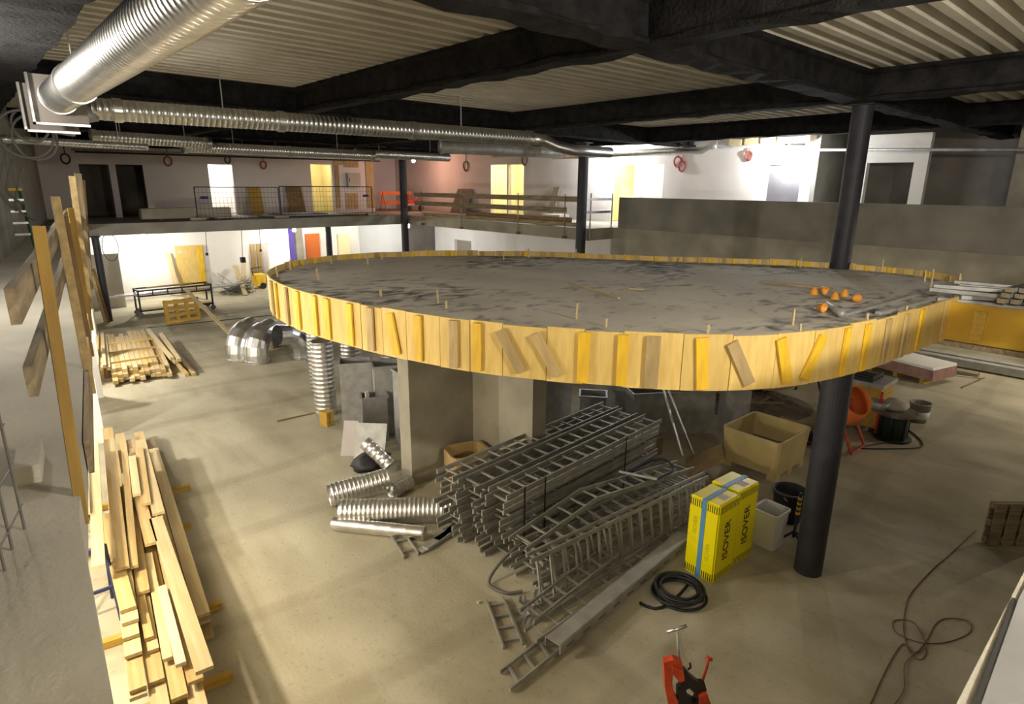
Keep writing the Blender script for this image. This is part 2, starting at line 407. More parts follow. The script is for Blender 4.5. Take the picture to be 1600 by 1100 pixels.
# set-back bays at the right end of the gallery
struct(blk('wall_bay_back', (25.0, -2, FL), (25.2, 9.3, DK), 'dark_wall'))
struct(blk('wall_bay_side', (XR, 9.3, FL), (25.0, 9.45, DK), 'concrete_dark'))
wall('wall_bay_frame', 'x', XR, 0.25, 6.05, 8.2, FL, DK - 0.4, [(6.42, 7.75, FL, 6.1)], 'white_wall')
struct(blk('wall_bay_pier', (XR, 3.55, FL), (22.6, 3.95, DK), 'concrete'))
struct(blk('wall_bay_blue', (23.6, -0.5, FL), (23.75, 3.5, DK), 'purple'))
# parapet of the right gallery with the slab edge below
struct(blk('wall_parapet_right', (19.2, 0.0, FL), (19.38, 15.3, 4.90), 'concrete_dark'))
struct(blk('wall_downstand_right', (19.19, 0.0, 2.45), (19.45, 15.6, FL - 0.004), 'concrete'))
# lower right wall
wall('wall_right_lower', 'x', XR + 3.2, 0.2, -8, 36.6, 0, SB, [], 'white_wall')
wall('wall_lower_right_stub', 'x', 21.9, 0.2, 17, 31.6, 0, SB, [(28.0, 29.6, 0, 2.2)], 'white_wall')
struct(blk('wall_room_ochre', (24.0, 27.6, 0), (24.1, 30.0, 2.4), 'cream_wall'))
# enclosing walls behind and beside the camera
struct(blk('wall_left_lower', (-5.2, -8, 0), (-5.0, 40, SB), 'white_wall'))
m = MB().prism([(-1.95, -1), (-1.8, -1), (edge(33) - 1.4, 33), (edge(33) - 1.55, 33)], FL, DK)
struct(place('wall_left_upper', m.mesh('wall_left_upper'), 'concrete_dark'))
struct(blk('wall_near', (-8, -8.2, 0), (36, -8, 8), 'plaster'))
struct(blk('wall_far_right', (30, -8, 0), (30.2, 40, 8), 'plaster'))

# L-shaped concrete wall that carries the platform
m = MB().prism([(5.40, 8.70), (6.81, 8.70), (6.81, 7.05), (7.13, 7.05), (7.13, 9.05), (5.40, 9.05)], 0, 3.315)
struct(place('wall_core', m.mesh('wall_core'), 'concrete'))

# near parapet the camera rests on (bottom right corner)
struct(blk('wall_parapet_near', (0.30, -0.30, FL), (16, 0.075, 4.78), 'concrete_pale'))
_a, _b = G(1528, 1115, 4.785), G(1592, 935, 4.785)
m = MB().prism([(_a.x, -0.28), (3.2, -0.28), (3.2, 0.062), (_b.x, _b.y), (_a.x, _a.y)], 4.7805, 4.785)
tag(place('plastic_sheet', m.mesh('plastic_sheet'), 'plastic_sheet'), 'grey plastic sheet lying on the near parapet top', 'sheet')
tag(bar('edge_strip', V((_a.x, _a.y + .004, 4.786)), V((_b.x, _b.y + .004, 4.7815)), .004, .003, 'black_matte'), 'thin dark strip along the edge of the plastic sheet on the parapet', 'strip')
# ---- roof: beams and corrugated deck
XB = [-4.6, 0.75, 6.25, 12.75, 19.3, 25.8]       # beams running along Y
YBM = [-3.6, 4.75, 14.3, 23.8, 32.6]            # beams running along X
def ibeam(name, p0, p1, wd=0.34):
    L = (V(p1) - V(p0)).length; h = DK - BB
    prof = [(-wd / 2, 0), (wd / 2, 0), (wd / 2, 0.06), (wd * 0.30, 0.09), (wd * 0.30, h - 0.09), (wd / 2, h - 0.06), (wd / 2, h), (-wd / 2, h), (-wd / 2, h - 0.06), (-wd * 0.30, h - 0.09), (-wd * 0.30, 0.09), (-wd / 2, 0.06)]
    # sprayed coating: lumpy outline, re-cut along the length
    n = max(2, int(L / 0.35)); mb = MB(); vs = []; fs = []; k = len(prof)
    rnd = random.Random(hash((round(p0[0], 2), round(p0[1], 2))) & 1023)
    for i in range(n + 1):
        for (y, z) in prof:
            j = 0.0 if z > h - 0.01 else 0.022
            vs.append((L * i / n, y + rnd.uniform(-j, j), z + rnd.uniform(-j, j) * (z < h - 0.1)))
    for i in range(n):
        for q in range(k):
            q2 = (q + 1) % k; fs.append((i * k + q, (i + 1) * k + q, (i + 1) * k + q2, i * k + q2))
    fs += [tuple(range(k)), tuple(reversed(range(n * k, n * k + k)))]
    mb.add(vs, fs)
    p0 = V(p0); p0.z = BB
    p1 = V(p1); p1.z = BB
    return place(name, mb.mesh(name), 'black_spray', frame(p0, p1))
for i, y in enumerate(YBM):
    tag(ibeam('roof_beam', (-7, y, 0), (29, y, 0), 0.40), ['black sprayed roof beam behind the viewer', 'wide black roof beam across the top, ending over the dark column on the platform', 'black roof beam above the long spiral duct', 'black roof beam near the far gallery', 'black roof beam along the far gallery wall'][i], 'beam')
for i, x in enumerate(XB):
    tag(ibeam('roof_beam', (x, -7, 0), (x, 36, 0), 0.9 if i == 1 else 0.34), ['black roof beam over the left rooms', 'broad black roof beam at the top left, above the big bright duct', 'black roof beam crossing between the two left corrugated bays', 'black roof beam crossing over the platform column', 'black roof beam over the right parapet', 'black roof beam over the right gallery wall'][i], 'beam')
def deck(x0, x1, y0, y1):
    per = 0.34; n = int((y1 - y0) / per) + 1; d = 0.19
    vs = []; fs = []
    prof = []
    y = y0
    while y < y1 - 0.01:
        for dy, z in ((0, 0), (0.13, 0), (0.155, d), (0.22, d), (0.225, d - 0.02), (0.235, d - 0.02), (0.24, d), (0.315, d)):
            if y + dy <= y1: prof.append((y + dy, z))
        y += per
    prof.append((y1, 0))
    k = len(prof)
    for x in (x0, x1):
        vs += [(x, a, DK + b) for a, b in prof]
        vs += [(x, a, DK + b + 0.01) for a, b in prof]
    for i in range(k - 1):
        fs.append((i, i + 1, 2 * k + i + 1, 2 * k + i)); fs.append((k + i + 1, k + i, 3 * k + i, 3 * k + i + 1))
    return struct(place('ceiling', MB().add(vs, fs).mesh('ceiling'), 'deck'))
xs = [-7] + XB[1:] ; ys = [-7] + YBM[1:-1] + [37]
for a, b in zip(xs, xs[1:]):
    for c, d in zip(ys, ys[1:]): deck(a, b, c, d)
struct(blk('ceiling_roof_top', (-8, -8, DK + 0.25), (30, 40, DK + 0.4), 'black_matte'))

# ================================================================== COLUMNS
def column(p, z0, z1, r, label, name='steel_column'):
    t = thing(name, label, 'column', T((p[0], p[1], z0)))
    place('shaft', cached(('col', round(z1 - z0, 2), r), lambda: MB().cyl(r, 0, z1 - z0, 28).mesh('shaft', False)), 'black_steel', T((p[0], p[1], z0)), t)
    h = z1 - z0
    place('cap_plate', boxmesh(r * 2.5, r * 2.5, 0.03, 'base'), 'black_steel', T((p[0], p[1], z1 - 0.03)), t)
    return t
for o in (column(G(1262, 891), 0, 3.315, 0.185, 'thick dark steel column on the dusty floor under the platform edge'),
          column((13.05, 4.75), FL, BB, 0.185, 'dark steel column rising from the round concrete platform'),
          column((17.35, 15.55), 0, BB, 0.185, 'dark steel column at the gallery corner beside the plank railing'),
          column((17.45, 27.9), 0, BB, 0.19, 'dark steel column at the far corner of the galleries'),
          column((3.88, 28.15), 0, SB, 0.13, 'slim black post under the far end of the left gangway'),
          column((13.9, 29.4), 0, SB, 0.15, 'slim black post under the back gallery beside the orange door')): pass

# ================================================================== ROUND PLATFORM
near_px = [(412, 425), (420, 434), (440, 446), (500, 462), (600, 482), (700, 497), (800, 508), (900, 515), (1000, 521), (1080, 525), (1140, 526), (1200, 524), (1290, 515), (1360, 503), (1440, 480)]
RT = 3.86; RB = 3.27
near_w = [G(x, y, RT) for x, y in near_px]
far_px = [(1520, 438), (1480, 427), (1400, 417), (1250, 407), (1150, 403.5), (1050, 400.5), (950, 397), (850, 393), (750, 391.5), (640, 392.5), (550, 396), (480, 403), (440, 411)]
far_w = [G(x, y, RT) for x, y in far_px]
ctrl = [(p.x, p.y, 0) for p in near_w] + [(10.6, 2.12, 0), (11.6, 2.1, 0)] + [(p.x, p.y, 0) for p in far_w]
raw = catmull(ctrl, 12, True)
def resample(P, step):
    out = [P[0]]; acc = 0; 
    for a, b in zip(P, P[1:] + P[:1]):
        L = (b - a).length; d = step - acc
        while d <= L:
            out.append(a.lerp(b, d / L)); d += step
        acc = (acc + L) % step
    return out
def smooth(P, it):
    for _ in range(it): P = [(P[i - 1] + P[i] * 2 + P[(i + 1) % len(P)]) / 4 for i in range(len(P))]
    return P
OUT = resample(raw, 0.10); OUT = smooth(OUT, 60); OUT = resample(OUT, 0.10)
area = sum(OUT[i - 1].x * OUT[i].y - OUT[i].x * OUT[i - 1].y for i in range(len(OUT)))
if area < 0: OUT.reverse()
NO = len(OUT)
def nrm(i):
    t = (OUT[(i + 1) % NO] - OUT[i - 1]).normalized(); return V((t.y, -t.x, 0))
disc = thing('round_platform', 'large rounded concrete platform with a yellow plywood formwork rim, raised on a wall and column', 'platform', T((8.5, 6.5, SB)))
m = MB().prism([(p.x - nrm(i).x * 0.03, p.y - nrm(i).y * 0.03) for i, p in enumerate(OUT)], SB + 0.02, FL)
place('concrete_slab', m.mesh('concrete_slab'), 'disc', None, disc)
# formwork panels and battens
br0, br1 = 10.05, 12.75            # bridge opening along X at the low-Y side
def in_bridge(p): return br0 + 0.15 < p.x < br1 and p.y < 2.9
rnd = random.Random(11)
i = 0
while i < NO - 2:
    n = rnd.choice((4, 5, 5, 6, 7)); n = min(n, NO - i)
    idx = [(i + k) % NO for k in range(n + 1)]
    mid = OUT[idx[len(idx) // 2]]
    if not in_bridge(mid):
        mb = MB(); vs = []
        g = 0.004
        top = RT + rnd.uniform(-0.012, 0.012); bot = RB + rnd.uniform(-0.008, 0.008); off = rnd.uniform(0, 0.006)
        for q, k in enumerate(idx):
            p = OUT[k].copy(); nn = nrm(k); t = V((-nn.y, nn.x, 0))
            if q == 0: p += t * g
            if q == n: p -= t * g
            a = p - nn * 0.028 + nn * off; b = p + nn * off
            vs += [V((a.x, a.y, bot)), V((b.x, b.y, bot)), V((b.x, b.y, top)), V((a.x, a.y, top))]
        fs = []
        for q in range(n):
            for s_ in range(4):
                s2 = (s_ + 1) % 4; fs.append((q * 4 + s_, q * 4 + s2, (q + 1) * 4 + s2, (q + 1) * 4 + s_))
        fs += [(3, 2, 1, 0), (n * 4, n * 4 + 1, n * 4 + 2, n * 4 + 3)]
        c = mid.copy(); c.z = RB
        mb.add([v - c for v in vs], fs)
        place('formwork_panel', mb.mesh('formwork_panel'), 'ply', T(c), disc)
    i += n
# battens: by measured picture columns on the near side, regular on the far side
def nearest_out(p): return min(range(NO), key=lambda k: (OUT[k].x - p.x) ** 2 + (OUT[k].y - p.y) ** 2)
bat = [(424, 0, 't', 1), (431, 0, 'y', .8), (444, 0, 't', .8), (465, 0, 'y', 1), (490, 0, 'y', .8), (514, 0, 'Y', 1.1), (546, 0, 'Y', 1.1), (582, 0, 't', 1.1), (616, -12, 'Y', 1.1), (658, 0, 'Y', 1), (703, 0, 't', 1.1), (749, 0, 'Y', 1), (797, -30, 't', 1.1), (853, -30, 't', 1.1),
       (911, 0, 'Y', 1.2), (968, 0, 'y', 1.1), (1028, 0, 't', 1.4), (1099, -5, 'Y', 1.2), (1159, -28, 't', 1.2), (1228, -17, 'Y', 1.2), (1282, 24, 'Y', 1.1), (1326, 0, 'Y', .8), (1362, 0, 'y', .9), (1388, 0, 't', .9), (1418, 0, 't', .9), (1443, 0, 'Y', .9)]
def batten(k, tilt, kind, wf, inside=False):
    p = OUT[k]; nn = nrm(k); t = V((-nn.y, nn.x, 0)); o_ = nn * (0.024 if not inside else -0.045)
    ht = (RT - RB) * (0.93 if abs(tilt) < 8 else 0.86)
    if inside: ht = 0.16
    zc = (RT + RB) / 2 if not inside else RT - 0.085
    M = Matrix.Identity(4)
    for q in range(3): M[q][0], M[q][1], M[q][2], M[q][3] = t[q], -nn[q], (0, 0, 1)[q], (p.x + o_.x, p.y + o_.y, zc)[q]
    M = M @ Matrix.Rotation(math.radians(tilt), 4, 'Y')
    mt = {'t': 'batten_tan', 'y': 'batten_yellow', 'Y': 'batten_yellow'}[kind]
    me = cached(('bat', round(wf, 1), round(ht, 2)), lambda: MB().box((-0.05 * wf, -0.014, -ht / 2), (0.05 * wf, 0.014, ht / 2)).mesh('batten_%g_%g' % (wf, ht)))
    place('batten', me, mt, M, disc)
npoly = [(x, y) for x, y in near_px]
def rim_y(x):
    for (a, b), (c, d) in zip(npoly, npoly[1:]):
        if a <= x <= c: return b + (d - b) * (x - a) / (c - a)
    return npoly[-1][1]
for x, tl, kd, wf in bat:
    batten(nearest_out(G(x, rim_y(x), RT)), tl, kd, wf)
for x in range(450, 1500, 22):
    xs_ = x + rnd.uniform(-6, 6)
    fy = None
    fp = sorted(far_px)
    for (a, b), (c, d) in zip(fp, fp[1:]):
        if a <= xs_ <= c: fy = b + (d - b) * (xs_ - a) / (c - a)
    if fy is None: continue
    batten(nearest_out(G(xs_, fy, RT)), 0, rnd.choice('ty'), rnd.uniform(0.6, 1.0), True)
# level stakes standing in the concrete
stakes = [(434, 434, 419), (454, 422, 408), (497, 437, 421), (518, 412, 401), (575, 414, 402), (597, 406, 396), (685, 474, 454), (697, 482, 471), (595, 463, 453), (787, 406, 398), (826, 403, 392), (900, 403, 392), (976, 404, 394), (901, 499, 477), (947, 511, 499), (1106, 521, 510), (1238, 508, 488), (1250, 519, 505), (1354, 502, 490), (1415, 489, 480), (1454, 449, 422), (1498, 446, 431), (1062, 410, 400), (1207, 412, 402), (1250, 418, 406), (1378, 420, 406), (1445, 440, 424)]
for x, y, yt in stakes:
    p = G(x, y, FL); d = (p - CC).length; h = max(0.10, (y - yt) / FPX * d * 1.0)
    if 0: pass
    rr = 0.016
    place('marker_stake', cached(('stk', round(h, 1)), lambda: MB().box((-0.016, -0.010, 0), (0.016, 0.010, round(h, 1))).mesh('stake_%g' % round(h, 1))), 'pine_pale', T((p.x, p.y, FL), rnd.uniform(0, 1), rnd.uniform(-.06, .06), rnd.uniform(-.06, .06)), disc)
# bridge from platform to the near gallery
bri = thing('bridge_slab', 'concrete footbridge slab with ochre plywood side joining the platform at right', 'bridge', T((11.4, 1.2, SB)))
m = MB().prism([(br0 + 0.02, -0.02), (br1, -0.02), (br1, 2.75), (br0 + 0.6, 2.75), (br0 + 0.02, 2.3)], SB + 0.03, FL - 0.004)
place('concrete_slab', m.mesh('bridge_concrete'), 'concrete', None, bri)
for a, b in ((-0.02, 1.05), (1.06, 2.28)):
    place('formwork_panel', MB().box((br0 - 0.02, a, SB - 0.02), (br0 + 0.01, b, FL + 0.06)).mesh('bridge_panel'), 'bridge_ply', None, bri)
place('batten', MB().box((br0 - 0.05, 1.72, SB + 0.04), (br0 - 0.022, 1.86, FL - 0.02)).mesh('bridge_batten'), 'wood_ochre', None, bri)
place('bearer', MB().box((br0 - 0.06, -0.02, SB - 0.10), (br0 + 0.05, 2.3, SB - 0.03)).mesh('bridge_bearer'), 'wood_grey', None, bri)

# things lying on the platform
cup = MB().lathe([(0.0, 0.11), (0.028, 0.11), (0.034, 0.085), (0.048, 0.07), (0.062, 0.012), (0.066, 0.0), (0.05, 0.0), (0.035, 0.05), (0, 0.055)], 16)
cupm = cup.mesh('cup', True)
for k, (x, y, rx, rz, lb) in enumerate([(1271, 460, 0, 0, 'orange plastic cup standing upright on the platform, leftmost of the row'), (1289, 461, 1.45, 0.5, 'orange plastic cup lying with its open mouth towards the viewer, in the rear row'), (1304, 468, 0.1, 0, 'orange plastic cup standing upright in the middle of the row'), (1319, 463, 0.0, 0, 'orange plastic cup standing upright, smaller, right of the middle one'), (1339, 473, 1.5, 2.2, 'orange plastic cup tipped on its side at the right end of the row'), (1287, 489, 1.45, 0.55, 'orange plastic cup lying alone in front of the row, mouth towards the viewer')]):
    p = G(x, y, FL); z = FL + (0.064 if rx > 1 else 0)
    tag(place('plastic_cup', cupm, 'orange_plastic', T((p.x, p.y, z), rz + 2.3, rx)), lb, 'cup', 'orange cups on the platform')
p0, p1 = G(890, 441, FL + .012), G(967, 466, FL + .012)
tag(bar('wooden_stick', p0, p1, 0.035, 0.022, 'pine_pale'), 'thin pale wooden stick lying on the platform centre', 'stick')
p0, p1 = G(982, 451, FL + .012), G(1006, 452, FL + .012)
tag(bar('wooden_stick', p0, p1, 0.03, 0.02, 'pine_pale'), 'short pale stick lying right of the long stick on the platform', 'stick')
tag(tubeob('pipe_offcut', [G(1292, 476, FL + .05), G(1304, 483, FL + .05), G(1316, 491, FL + .05)], 0.045, 'galv_dull', seg=12), 'short grey pipe offcut beside the lone orange cup', 'pipe')
for k, (a, b, lb) in enumerate([((1320, 491), (1478, 447), 'long flat grey steel profile lying from the pipe offcut to the bridge'), ((1372, 489), (1500, 456), 'grey steel profile lying at the platform edge near the bridge'), ((1190, 440), (1300, 452), 'dusty thin lath lying behind the orange cups')]):
    tag(bar('steel_profile', G(a[0], a[1], FL + .02), G(b[0], b[1], FL + .02), 0.07, 0.035, 'galv_dull' if k < 2 else 'wood_grey'), lb, 'profile')
# pile of profiles on the bridge
rnd = random.Random(3)
for k in range(12):
    a = G(1440 + rnd.uniform(0, 50), 462 + rnd.uniform(-6, 10), FL + .03); 
    y0 = rnd.uniform(1.9, 2.45); x0 = rnd.uniform(10.3, 12.2)
    lay = k // 5
    p0 = V((10.35 + 0.42 * (k % 5) + 0.06 * lay, rnd.uniform(2.0, 2.6), FL + 0.03 + 0.055 * lay)); ang = math.radians(-72 + rnd.uniform(-14, 14)); L = rnd.uniform(1.5, 1.9)
    p1 = p0 + V((math.cos(ang), math.sin(ang), 0)) * L
    tag(bar('steel_profile', p0, p1, 0.085, 0.05, 'galv_dull'), 'dusty steel stud profile in the loose pile on the bridge, %s laid' % ORD[k], 'profile', 'stud profiles piled on the bridge')
for k in range(9):
    c = k % 3; r_ = k // 3
    p0 = GX(1541 + c * 20 + r_ * 4, 470 + r_ * 13 - c * 3, 10.02 + 0.05 * r_); 
    p0 = V((9.86 + 0.05 * c, 1.52 - 0.13 * c + 0.03 * r_, FL + 0.17 + 0.075 * (2 - r_)))
    p1 = p0 + V((1.3, -0.45 + 0.03 * c, 0.10))
    tag(bar('stud_profile', p0, p1, 0.10, 0.06, 'galv'), 'bright steel stud profile in the stack poking over the bridge edge, %s' % ['bottom left', 'bottom middle', 'bottom right', 'centre left', 'centre', 'centre right', 'top left', 'top middle', 'top right'][(2 - r_) * 3 + c if 0 else r_ * 3 + c], 'profile', 'profile stack at the bridge edge')

# ================================================================== DUCTS AND PIPES
def spiral_mesh(r, L, pitch=0.09, seg=28, ridge=0.006):
    def f():
        prof = []; n = max(2, int(L / pitch))
        for i in range(n):
            z = L * i / n; h = L / n
            prof += [(r, z), (r, z + h * 0.72), (r + ridge, z + h * 0.80), (r + ridge, z + h * 0.90)]
        prof.append((r, L)); prof.append((r - 0.012, L))
        prof += [(r - 0.012, 0), (r, 0)]
        return MB().lathe(prof, seg).mesh('spiral_%g_%g' % (r, L), True)
    return cached(('sp', r, round(L, 2), pitch), f)
def along(p0, p1):   # matrix with local Z along p0->p1
    return frame(p0, p1) @ Matrix.Rotation(math.pi / 2, 4, 'Y')
def spiral(name, p0, p1, r, label, material='galv', collars=(), parent=None, pitch=0.09, cat='duct', group=None, ridge=0.006):
    p0, p1 = V(p0), V(p1); L = (p1 - p0).length
    t = thing(name, label, cat, along(p0, p1), group)
    place('tube', spiral_mesh(r, L, pitch, ridge=ridge), material, along(p0, p1), t)
    if min(p0.z, p1.z) > 5.5:
        for f_ in (0.22, 0.78):
            a = p0.lerp(p1, f_)
            place('hanger_rod', MB().tube([(0, 0, r), (0, 0, DK - a.z + 0.02)], 0.010, 6).mesh('hanger_rod'), 'galv_dull', T(a), t)
    for c in collars:
        a = p0.lerp(p1, c)
        place('collar', cached(('collar', r), lambda: MB().lathe([(r + .004, -.06), (r + .022, -.06), (r + .022, .06), (r + .004, .06)], 28).mesh('collar_%g' % r, False)), material, along(a, a + (p1 - p0)), t)
    return t
bd0, bd1 = V((1.36, 11.0, 6.44)), V((1.36, 3.6, 6.44))
big = spiral('spiral_duct', bd0, bd1, 0.215, 'big shiny spiral duct hanging at the top left, running towards the viewer', 'galv_bright', (0.0, 0.22), pitch=0.10)
for k, (dx, dz, sy) in enumerate(((0.0, -0.05, 0.0), (-0.06, -0.12, 0.55))):
    y = 11.06 + sy; mb = MB(); a = 0.33
    cx, cz = bd0.x + dx, bd0.z + dz
    mb.box((cx - a, y, cz - a), (cx + a, y + 0.02, cz + a))
    fpl = place('flange_plate', mb.mesh('flange_plate'), 'dark_wall', None, big)
    for s in (0, 1):
        if s == 0: place('flange_lip', MB().box((cx - a, y - 0.07, cz - a), (cx - a + 0.03, y - .001, cz + a)).mesh('flange_lip'), 'galv', None, fpl)
        else: place('flange_lip', MB().box((cx - a, y - 0.07, cz - a), (cx + a, y - .001, cz - a + 0.03)).mesh('flange_lip'), 'galv', None, fpl)
spiral('spiral_duct', (1.9, 12.15, 6.42), (10.85, 11.55, 6.42), 0.165, 'long spiral duct running left to right below the far roof beam', 'galv', (0.04, 0.33, 0.64, 1.0))
ebox = thing('duct_elbow', 'short duct elbow piece at the left end of the long spiral duct', 'duct', T((1.6, 12.1, 6.1)))
place('elbow', MB().tube([(1.95, 12.14, 6.36), (1.7, 12.1, 6.30), (1.52, 12.05, 6.15), (1.50, 12.05, 6.0)], 0.13, 16).mesh('elbow', True), 'galv_dull', None, ebox)
eb2 = thing('duct_elbow', 'duct elbow at the right end of the long spiral duct', 'duct', T((11.2, 11.5, 6.3)))
place('elbow', MB().tube([(10.9, 11.55, 6.42), (11.3, 11.5, 6.40), (11.7, 11.45, 6.28), (12.3, 11.4, 6.2), (13.8, 11.4, 6.2)], 0.14, 16).mesh('elbow2', True), 'galv', None, eb2)
spiral('spiral_duct', (3.0, 19.4, 6.43), (5.8, 19.6, 6.40), 0.15, 'short spiral duct section at the upper left, behind the big duct plates', 'galv', (0.0, 1.0))
spiral('spiral_duct', (5.4, 20.5, 6.32), (12.0, 21.3, 6.34), 0.16, 'spiral duct running along the far left gallery under the long duct', 'galv', (0.0, 0.5, 1.0))
spiral('spiral_duct', (1.0, 17.2, 6.15), (4.0, 18.6, 6.18), 0.08, 'thin duct at the upper left edge above the green ladder', 'galv', ())
spiral('spiral_duct', (12.4, 23.2, 6.5), (17.2, 23.6, 6.5), 0.17, 'spiral duct before the orange-patched wall', 'galv', (0.0,))
p0 = G(690, 230, 6.55); p1 = V((p0.x + 4.6, p0.y - 1.2, 6.5))
spiral('spiral_duct', p0, p1, 0.20, 'pale smooth duct hanging across the far gallery corner', 'galv_dull', (0.0,), pitch=0.5)
def conduit(pts, r, mt, lb, seg=8):
    t = thing('conduit_pipe', lb, 'pipe', T(pts[0]))
    tubeob('pipe', pts, r, mt, t, seg)
    a, b = V(pts[0]), V(pts[-1])
    for f_ in (0.12, 0.5, 0.88):
        q = a.lerp(b, f_) if len(pts) == 2 else V(pts[min(len(pts) - 1, int(f_ * len(pts)))])
        place('hanger_rod', MB().tube([(0, 0, r * .5), (0, 0, DK - q.z + 0.02)], 0.008, 6).mesh('hanger_rod'), 'galv_dull', T(q), t)
    return t
conduit([(4, 31.2, 6.55), (17.5, 31.2, 6.6)], 0.05, 'galv_dull', 'straight conduit pipe along the top of the far left gallery wall')
conduit([(4, 30.4, 6.45), (12, 30.4, 6.48), (17.5, 30.2, 6.5)], 0.035, 'black_steel', 'black conduit pipe below the far left roof')
conduit([(21.8, 26, 6.75), (21.8, 15.2, 6.75), (21.8, 9.6, 6.72)], 0.05, 'galv_dull', 'conduit pipe along the top of the right gallery wall')
conduit([(21.3, 21, 6.6), (21.3, 13.2, 6.6), (21.3, 12.9, 6.75), (21.3, 12.6, 6.75)], 0.11, 'galv', 'offset duct pipe with a kink beside the bright right lamp', 14)
conduit([(21.6, 10, 6.55), (20.8, 3.5, 6.3), (20.2, 0.6, 6.2)], 0.045, 'galv_dull', 'long conduit crossing in front of the dark right bays')
ins = thing('insulation_strip', 'torn yellow insulation above the right dark door', 'insulation', T((22.0, 11, 6.75)))
for k in range(5):
    y = 9.6 + k * 0.62
    place('insulation_flap', MB().box((22.1, y, 6.78 - 0.02 * (k % 2)), (22.25, y + 0.5, 7.06)).mesh('insulation_flap'), 'pine_pale', None, ins)
# cable loop bundle at top left
cb = thing('cable_bundle', 'looped grey cables hanging at the upper left beside the green ladder', 'cable', T((1.2, 15.0, 6.0)))
for k, (cx, cz, r1, r2) in enumerate(((40, 210, 0.42, 0.42), (55, 215, 0.34, 0.40), (48, 195, 0.28, 0.3))):
    c = GY(cx, cz, 15.0)
    pts = [c + V((math.cos(a) * r1, 0.05 * k, math.sin(a) * r2)) for a in [2 * math.pi * q / 24 for q in range(25)]]
    place('cable_loop', MB().tube(pts, 0.025, 6).mesh('cable_loop', True), 'hose_grey', None, cb)
for k, (ax, ay, bx_, by) in enumerate(((14, 225, 26, 330), (24, 240, 40, 320), (36, 262, 55, 345))):
    a, b = GY(ax, ay, 16), GY(bx_, by, 16.2); mid = (a + b) / 2 + V((-0.25, 0, -0.2))
    place('cable', MB().tube(catmull([a, mid, b], 6), 0.02, 6).mesh('cable', True), 'hose_grey', None, cb)
# wall cable rings
def ring_things(specs, axis, at):
    for k, (x, y, r, mt, lb) in enumerate(specs):
        c = GY(x, y, at) if axis == 'y' else GX(x, y, at)
        e = V((1, 0, 0)) if axis == 'y' else V((0, 1, 0)); nn = V((0, -1, 0)) if axis == 'y' else V((-1, 0, 0))
        pts = [e * (math.cos(a) * r * 0.8) + V((0, 0, math.sin(a) * r)) + nn * 0.02 * math.sin(a * 2) for a in [2 * math.pi * q / 20 for q in range(21)]]
        t = thing('cable_ring', lb, 'cable', T(c + nn * 0.06), 'coiled cable ends on the walls')
        place('coil', MB().tube(pts, 0.035, 6, False).mesh('coil', True), mt, T(c + nn * 0.06), t)
        place('cable_tail', MB().tube([V((0, 0, r)), V((0.02, 0, r + 0.5))], 0.02, 6).mesh('cable_tail'), mt, T(c + nn * 0.06), t)
ring_things([(102, 248, 0.2, 'rubber', 'small black cable ring above the left dark doorways'), (262, 252, 0.2, 'red_cable', 'reddish cable ring between the dark doorway and the lit doorway'), (355, 250, 0.16, 'rubber', 'black cable ring over the bright white doorway'), (411, 258, 0.18, 'red_cable', 'red cable ends right of the bright white doorway')], 'y', YB)
ring_things([(729, 260, 0.26, 'rope', 'brown cable ring on the pink-lit wall left of the cream doorway'), (821, 251, 0.24, 'rope', 'cable ring right of the twin doorway'), (1060, 253, 0.2, 'red_cable', 'upper red cable ring right of the pale door'), (1067, 260, 0.2, 'red_cable', 'lower red cable ring right of the pale door'), (1171, 244, 0.16, 'red_cable', 'faint red cable ring left of the dark grey door')], 'x', XR)
# ---- lamps that show in the picture
def lamp(p, watt, col, label, bulb='bulb', r=0.07, cord=0.4):
    t = thing('bare_bulb_lamp', label, 'lamp', T(p))
    place('bulb', cached(('bulb', bulb, r), lambda: MB().lathe([(0.001, -r), (r * .7, -r * .7), (r, 0), (r * .7, r * .7), (r * .3, r * 1.1), (0.001, r * 1.1)], 14).mesh('bulb_' + bulb, True)), bulb, T(p), t)
    place('holder', cached(('holder',), lambda: MB().cyl(0.03, 0.1, 0.2, 12).mesh('holder')), 'rubber', T(p), t)
    place('cord', MB().tube([(0, 0, 0.2), (0, 0, 0.2 + cord)], 0.008, 6).mesh('cord'), 'rubber', T(p), t)
    l = point('lamp_light', V(p) - V((0, 0, r + 0.05)), watt, col, 0.06); return t
lamp((6.1, 31.3, 3.0), 240, NEUT, 'bright bare lamp on the lower back wall at left', r=0.11, cord=0.12)
lamp((12.95, 31.3, 3.0), 190, NEUT, 'bright bare lamp under the back gallery before the purple strip', r=0.10, cord=0.12)
lamp(GY(637, 353, 29.0), 130, COOL, 'glaring bare lamp under the far gallery corner', r=0.12, cord=0.25)
lamp(GY(646, 251, 31.0), 110, PINK, 'pinkish lamp glowing in the far corner recess', 'bulb_pink', 0.11, 0.75)
lamp((21.7, 17.9, 6.72), 420, COOL, 'glaring lamp over the cream doorway of the right gallery', r=0.12, cord=0.62)
lamp((21.7, 10.2, 6.55), 420, COOL, 'glaring lamp over the dark grey door of the right gallery', r=0.12, cord=0.62)
point('room_light', (18.5, 33.8, 2.9), 120, NEUT); point('room_light', (15.0, 34.6, 3.0), 80, NEUT)
point('room_light', (23.2, 24.0, 2.9), 160, NEUT); point('room_light', (22.6, 3.5, 2.9), 90, WARM)

